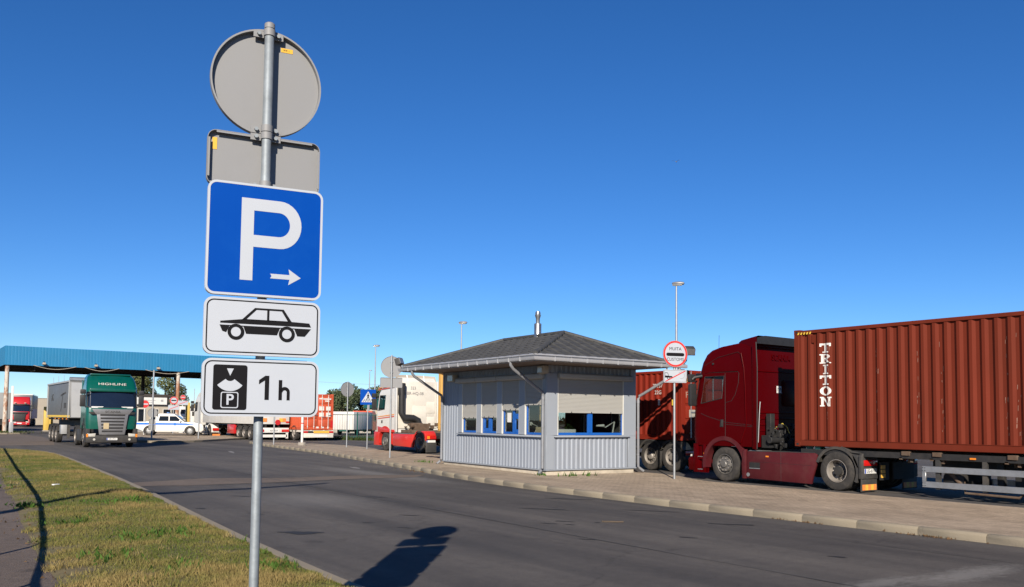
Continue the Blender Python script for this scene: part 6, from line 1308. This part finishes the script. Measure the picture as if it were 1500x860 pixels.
sgn('customs_sign', 'distant round red-ringed sign with a black bar beside the right canopy post', 21.05, 82.2, 3.0, .72, 'customs', .12, None, True)
sgn('no_entry_sign', 'small distant red disc right of the canopy post above a crossed-out plate', 22.75, 85.6, 3.50, .48, 'noentry', 0, None, True)
def bollard(lab, x, y, z, wd, mat, grp, zb=0.):
    b = thing('bollard', lab, 'bollard', (x, y, zb), 0, grp); MB().box(-wd/2, wd/2, -wd/2, wd/2, .1, z).build('shaft', mat, b, bevel=.04); MB().box(-wd/2-.05, wd/2+.05, -wd/2-.05, wd/2+.05, 0, .12).build('foot', concrete, b); return b
bollard('tall yellow post left of the tipper trailer, the front one of two', 13.0, 99.2, 2.5, .5, yellow_p, 'yellow guard posts')
bollard('taller yellow post left of the tipper trailer, behind a shorter one', 13.62, 100.6, 3.3, .34, yellow_p, 'yellow guard posts')
bollard('yellow post behind the cab roof of the white pickup', 23.9, 88, 3.05, .34, yellow_p, 'yellow guard posts', .0)
bollard('yellow post right of the pickup, under the left edge of the P sign plates', 22.92, 80.2, 1.95, .42, yellow_p, 'yellow guard posts', .12)
bollard('thin yellow post between the canopy post and the white cabinets', 25.2, 90.0, 3.0, .28, yellow_p, 'yellow guard posts', .0)
for lab, x, y, z, wd in (('white cabinet just right of the canopy post behind the pickup', 22.35, 84.2, 2.5, .5), ('white cabinet with a thin mast right of the pickup bonnet', 22.45, 80.9, 2.3, .46)):
    b = thing('control_cabinet', lab, 'cabinet', (x, y, .12)); MB().box(-wd/2, wd/2, -.25, .25, 0, z).build('housing', white_p, b, bevel=.03); MB().box(-wd/2+.06, wd/2-.06, -.256, -.25, z-.7, z-.3).build('screen', fender_grey, b)
    if z < 2.4: MB().lathe([(.03, z), (.03, 4.1)], 'z', (.05, 0, 0), 8).build('mast', post_grey, b); MB().lathe([(.05, z+.5), (.05, z+.7)], 'z', (.05, 0, 0), 8).build('mast_lamp', white_p, b)
p = thing('sensor_mast', 'thin grey mast with a lamp just right of the rusty canopy post', 'mast', (24.2, 94, 0)); MB().lathe([(.09, 0), (.07, 6.4)], 'z', (0, 0, 0), 10).build('pole', post_grey, p); MB().box(-.2, .2, -.25, .1, 5.4, 5.7).build('lamp', black, p, bevel=.03)
wl = thing('yard_wall', 'long pale beige wall beyond the canopy behind the red tractor', 'wall', (17.5, 160, 0)); MB().box(0, 26, 0, .3, 0, 4.3).build('wall_body', beige_wall, wl); MB().box(-.1, 26.1, -.05, .35, 4.3, 4.4).build('coping', concrete, wl)

# ------------------------------------------------------------------ green fence, wall, far building
FN = thing('fence', 'dark green railing fence with grey panels beyond the parked trailers', 'fence', (26.0, 67.5, 0), math.atan2(-16.5, 8.5)); L_ = 19.5
me1 = me2 = None
for i in range(int(L_/2.4)+1):
    x = i*2.4; o_ = MB().box(-.03, .03, -.03, .03, 0, 2.15).build('fence_post', fence_green, FN) if i == 0 else link('fence_post', me1, FN); me1 = o_.data; o_.location = (x, 0, 0)
    if x < L_-2.4:
        for z in (.25, 1.95): r_ = MB().box(.05, 2.35, -.02, .02, -.025, .025).build('rail', fence_green, FN) if me2 is None else link('rail', me2, FN); me2 = r_.data; r_.location = (x, 0, z)
        mm = MB()
        for k in range(1, 10): mm.box(x+.24*k-.006, x+.24*k+.006, -.006, .006, .275, 1.925)
        mm.build('fence_bars', fence_green, FN)['kind'] = 'stuff'
gt = thing('gate', 'dark green wire gate in front of the white box lorry', 'gate', (30.7, 58.0, 0), math.atan2(-16.5, 8.5))
mm = MB().box(0, .1, -.03, .03, 0, 2.2).box(2.6, 2.7, -.03, .03, 0, 2.2).box(.1, 2.6, -.03, .03, .1, .18).box(.1, 2.6, -.03, .03, 2.05, 2.13).box(.1, 2.6, -.03, .03, .9, .96).build('gate_frame', fence_green, gt); mm = MB()
for k in range(1, 16): mm.box(.1+.156*k-.014, .1+.156*k+.014, -.012, .012, .18, 2.05)
mm.build('gate_bars', fence_green, gt)['kind'] = 'stuff'
wl = thing('panel_wall', 'grey panel wall behind the green fence right of the orange container', 'wall', (38, 97, 0), math.atan2(-12, 12)); MB().box(0, 18, -.1, .1, 0, 2.2).build('panel', fence_wall, wl)
for k in range(9): MB().box(2.2*k-.08, 2.2*k+.08, -.14, .14, 0, 2.3).build('pillar', concrete, wl)
bl = thing('shed', 'low far shed with a green roof behind the panel wall', 'shed', (58, 118, 0), R(-30)); MB().box(0, 12, 0, 6, 0, 3.2).build('wall', beige_wall, bl); MB().prism([(-.4, 3.2), (6.4, 3.2), (3, 4.6)], 'x', -.4, 12.4).build('roof', fence_green, bl)

# ------------------------------------------------------------------ trees
def tree(label, x, y, h, rad, base=.25, n=2600, seed=1, tint=(.055, .085, .022), leaf=.22, group=None):
    rg = np.random.RandomState(seed); t = thing('tree', label, 'tree', (x, y, 0), rg.uniform(0, 6), group); tr = MB()
    tr.tube([(0, 0, -.2), (.05*h*.2, 0, h*.25), (-.02*h, .02*h, h*.55), (0, 0, h*.85)], [h*.035, h*.026, h*.016, h*.004], 8); lumps = []
    for k in range(11):
        a = rg.uniform(0, 2*PI); z = rg.uniform(base+.12, .88)*h; q = rad*rg.uniform(.35, .85)*(1-.45*max(0, (z/h-.6)/.4)); c = (q*math.cos(a), q*math.sin(a), z); lumps.append((c, rad*rg.uniform(.32, .58)))
        tr.tube([(0, 0, z-.22*h), (c[0]*.5, c[1]*.5, z-.10*h), c], [h*.012, h*.008, h*.003], 5)
    lumps.append(((0, 0, h*.86), rad*.42)); tr.build('trunk', bark, t, smooth=50)
    w_ = np.array([r**2 for _, r in lumps]); idx = rg.choice(len(lumps), n, p=w_/w_.sum()); C = np.array([c for c, _ in lumps])[idx]; Rr = np.array([r for _, r in lumps])[idx]
    d = rg.normal(size=(n, 3)); d /= np.linalg.norm(d, axis=1)[:, None]; P_ = C+d*(Rr*rg.uniform(.45, 1.08, n)**.6)[:, None]*np.array([1, 1, .82])
    a = rg.normal(size=(n, 3)); a /= np.linalg.norm(a, axis=1)[:, None]; b = np.cross(a, d); b /= np.linalg.norm(b, axis=1)[:, None]+1e-6; s = leaf*rg.uniform(.5, 1.35, n)[:, None]
    V = np.stack([P_-a*s, P_+b*s*.6, P_+a*s, P_-b*s*.6], 1); me = bpy.data.meshes.new('crown'); me.vertices.add(4*n); me.vertices.foreach_set('co', V.ravel()); me.loops.add(4*n); me.loops.foreach_set('vertex_index', np.arange(4*n)); me.polygons.add(n); me.polygons.foreach_set('loop_start', np.arange(0, 4*n, 4)); me.polygons.foreach_set('loop_total', np.full(n, 4)); me.update()
    lt = rg.uniform(.6, 1.4, len(lumps))[idx]*rg.uniform(.7, 1.3, n); cc = np.ones((n, 4, 4)); cc[:, :, :3] = (np.array(tint)[None]*lt[:, None])[:, None, :]
    me.color_attributes.new('tint', 'FLOAT_COLOR', 'POINT').data.foreach_set('color', cc.ravel()); me.materials.append(leaf_m); link('crown', me, t); return t
tree('broad olive-green tree above the booth roof, the right one under the canopy', 31.6, 128, 7.4, 3.0, .2, 14000, 1, (.075, .085, .03), .13, 'trees behind the booth')
tree('olive-green tree above the booth roof, the left one hidden partly by the green cab', 28.2, 130, 8.0, 2.6, .2, 11000, 2, (.075, .085, .03), .13, 'trees behind the booth')
for k, (lab, x, y, h_, rd, sd_) in enumerate([('leftmost dark tree beyond the orange container', 57, 139, 4.6, 2.4, 3), ('dark tree beyond the white box lorry, second from the left', 66.8, 146, 6.6, 3.0, 4), ('tall bushy tree beyond the white box lorry, third from the left', 70.5, 150, 8.2, 3.2, 5), ('bushy tree right of the tallest one beyond the white box lorry', 75.5, 149, 8.0, 3.2, 6), ('small tree behind the zebra crossing sign pole', 82, 146, 6.8, 2.6, 7), ('pale green tree just left of the white tractor windscreen', 86.5, 148, 7.6, 3.0, 8), ('low dark tree farthest left beyond the panel wall', 60.8, 142, 4.2, 2.2, 9)]):
    tree(lab, x, y, h_, rd, .15, 5000, sd_, (.070, .092, .045), .2, 'trees on the horizon beyond the fence')
n = 9000; ang = np.random.uniform(R(-15), R(120), n); rad_ = np.random.uniform(330, 350, n); P_ = np.c_[np.sin(ang)*rad_, np.cos(ang)*rad_, np.random.rand(n)**1.4*(3.2+2.6*np.sin(ang*23)+1.6*np.sin(ang*71+1))]
struct(blades('far_woods', P_, np.random.uniform(1.0, 2.4, n), np.tile(np.array([[.035, .05, .026]]), (n, 1))*np.random.uniform(.6, 1.4, n)[:, None], .9), 'stuff')
struct(blades('yard_edge_weeds', np.c_[26+np.random.rand(2500)*9, 67.3-(np.random.rand(2500)*0), np.zeros(2500)] if False else np.array([(26+8.5*t+random.gauss(0, .25), 67.5-16.5*t+random.gauss(0, .25), 0) for t in np.random.rand(2500)]), np.random.uniform(.1, .45, 2500), np.tile(np.array([[.07, .10, .025]]), (2500, 1))*np.random.uniform(.6, 1.3, 2500)[:, None], .03), 'stuff')
struct(blades('island_grass', np.array([(8.3+random.gauss(0, .75), 86.2+random.gauss(0, .6), .12) for _ in range(900)]), np.random.uniform(.05, .2, 900), np.tile(np.array([[.08, .11, .03]]), (900, 1))*np.random.uniform(.6, 1.3, 900)[:, None], .03), 'stuff')

# ------------------------------------------------------------------ street lamps, cable, railing, bird
def lamp(label, x, y, h, yaw, size=1.):
    l = thing('street_lamp', label, 'street lamp', (x, y, 0), yaw, 'tall street lamps beyond the yard')
    MB().tube([(0, 0, 0), (0, 0, h*.6), (0, 0, h-.15)], [.10, .075, .05], 10).build('pole', post_grey, l, smooth=40)
    hd = MB().lathe([(0, -.48), (.10, -.44), (.17, -.2), (.19, .1), (.14, .38), (0, .45)], 'x', (0, 0, 0), 14); hd.v = [(p[0]*size+.12, p[1]*size, p[2]*.75*size+h) for p in hd.v]; hd.build('lamp_head', grille_grey, l, smooth=50)
    b = MB().box(-.3*size, .42*size, -.15*size, .15*size, h-.16*size, h-.11*size).build('lamp_lens', lens_white, l, bevel=.02)
lamp('tall street lamp rising above the white tractor and zebra crossing sign', 44.0, 87.5, 9.85, R(-30), .8)
lamp('thin lamp mast close left of the lamp above the zebra crossing sign', 50.5, 102.0, 7.9, R(-30), .4)
lamp('tall street lamp rising behind the left slope of the kiosk roof', 38.4, 60.7, 9.75, R(-36), .8)
lamp('tall street lamp rising directly above the MUITA CUSTOMS sign', 37.4, 35.5, 9.85, R(-46), .8)
pts = [(30+36*k/24, 95-31*k/24, 6.3-2.6*math.sin(PI*k/24)*.6+1.2*k/24) for k in range(25)]
p = thing('cable_pole', 'slim wooden pole that carries the overhead cable, hidden behind the trailers', 'pole', (30, 95, 0)); MB().lathe([(.10, 0), (.07, 6.4)], 'z', (0, 0, 0), 10).build('pole', bark, p)
p2 = thing('cable_pole', 'slim wooden pole carrying the overhead cable behind the kiosk', 'pole', (66, 64, 0)); MB().lathe([(.12, 0), (.08, 7.6)], 'z', (0, 0, 0), 10).build('pole', bark, p2)
tag(MB().tube(pts, .012, 5).build('overhead_cable', post_grey), 'thin overhead cable crossing the sky left of the zebra crossing sign', 'cable')
# the railing beside the path, just outside the picture, whose shadow lies over the grass
u_ = 1.0/math.tan(SUN_EL); off = Vector((math.sin(SUN_AZ-PI), math.cos(SUN_AZ-PI), 0))*u_*1.08
sh = [(1.00, 7.6), (1.21, 9.77), (1.43, 11.04), (1.70, 12.71), (1.99, 15.05), (2.32, 17.78), (2.52, 19.98), (2.73, 22.82), (3.13, 28.79), (3.84, 38.17), (4.6, 48.5)]
rl = thing('railing', 'low pipe railing beside the path just left of the picture, seen by its shadow', 'railing', (0, 0, 0))
rp = [Vector((x, y, .06))-off+Vector((0, 0, 1.08)) for x, y in sh]
MB().tube(rp, .035, 8).build('top_rail', rusty, rl, smooth=50)
for k in (1, 3, 5, 7, 8, 9): q = rp[k]; MB().lathe([(.03, 0), (.03, q.z)], 'z', (q.x, q.y, 0), 8).build('rail_post', rusty, rl)
# unseen pole and made-up bent arm, added for their shadow on verge and road
hh = 8.6; of2 = Vector((math.sin(SUN_AZ-PI), math.cos(SUN_AZ-PI), 0))*hh*u_
LP = thing('bent_shadow_pole', 'unseen pole with a made-up bent arm left of the picture, added to cast its shadow', 'shadow caster', (0, 0, 0))
ap = [Vector((x, y, hh))-of2 for x, y in ((4.45, 20.55), (4.8, 20.0), (5.4, 20.05), (6.1, 20.35), (6.9, 20.35), (8.2, 20.75), (9.3, 21.15))]
MB().tube([(ap[0].x, ap[0].y, 0), (ap[0].x, ap[0].y, 2), tuple(ap[0])], [.16, .15, .14], 10).build('pole', rusty, LP, smooth=50)
MB().tube(ap, [.13, .15, .14, .11, .10, .09, .08], 8).build('arm', rusty, LP, smooth=50)
b_ = thing('bird', 'tiny pale bird flying high in the blue sky above the MUITA CUSTOMS sign', 'bird', (45.5, 43.2, 20.5), .6); b_.scale = (.6, .6, .6)
MB().tube([(-.28, 0, 0), (-.12, 0, .02), (.08, 0, .03), (.24, 0, .05), (.32, 0, .04)], [.01, .05, .065, .04, .01], 8).build('body', white_p, b_, smooth=60)
for s_ in (-1, 1): MB().add([(.12, 0, .05), (-.08, 0, .05), (-.02, s_*.34, .20), (.10, s_*.32, .21), (-.10, s_*.62, .12)], [(0, 1, 2, 3), (3, 2, 4)]).build('wing', white_p, b_)

# small fixings that cannot be picked apart in the picture stay joined
for o in bpy.data.objects:
    if o.name.split('.')[0] in ('hand_holes', 'wheel_bolts', 'gutter_bracket', 'guard_bolt', 'clamp_bolt', 'stopper', 'flue_seam', 'ridge_caps', 'folded_lip', 'air_units', 'door_seam', 'panel_seam', 'lower_slats', 'faint_print', 'roof_beams', 'hazard_stripe', 'paint_scuff'): o['kind'] = 'stuff'
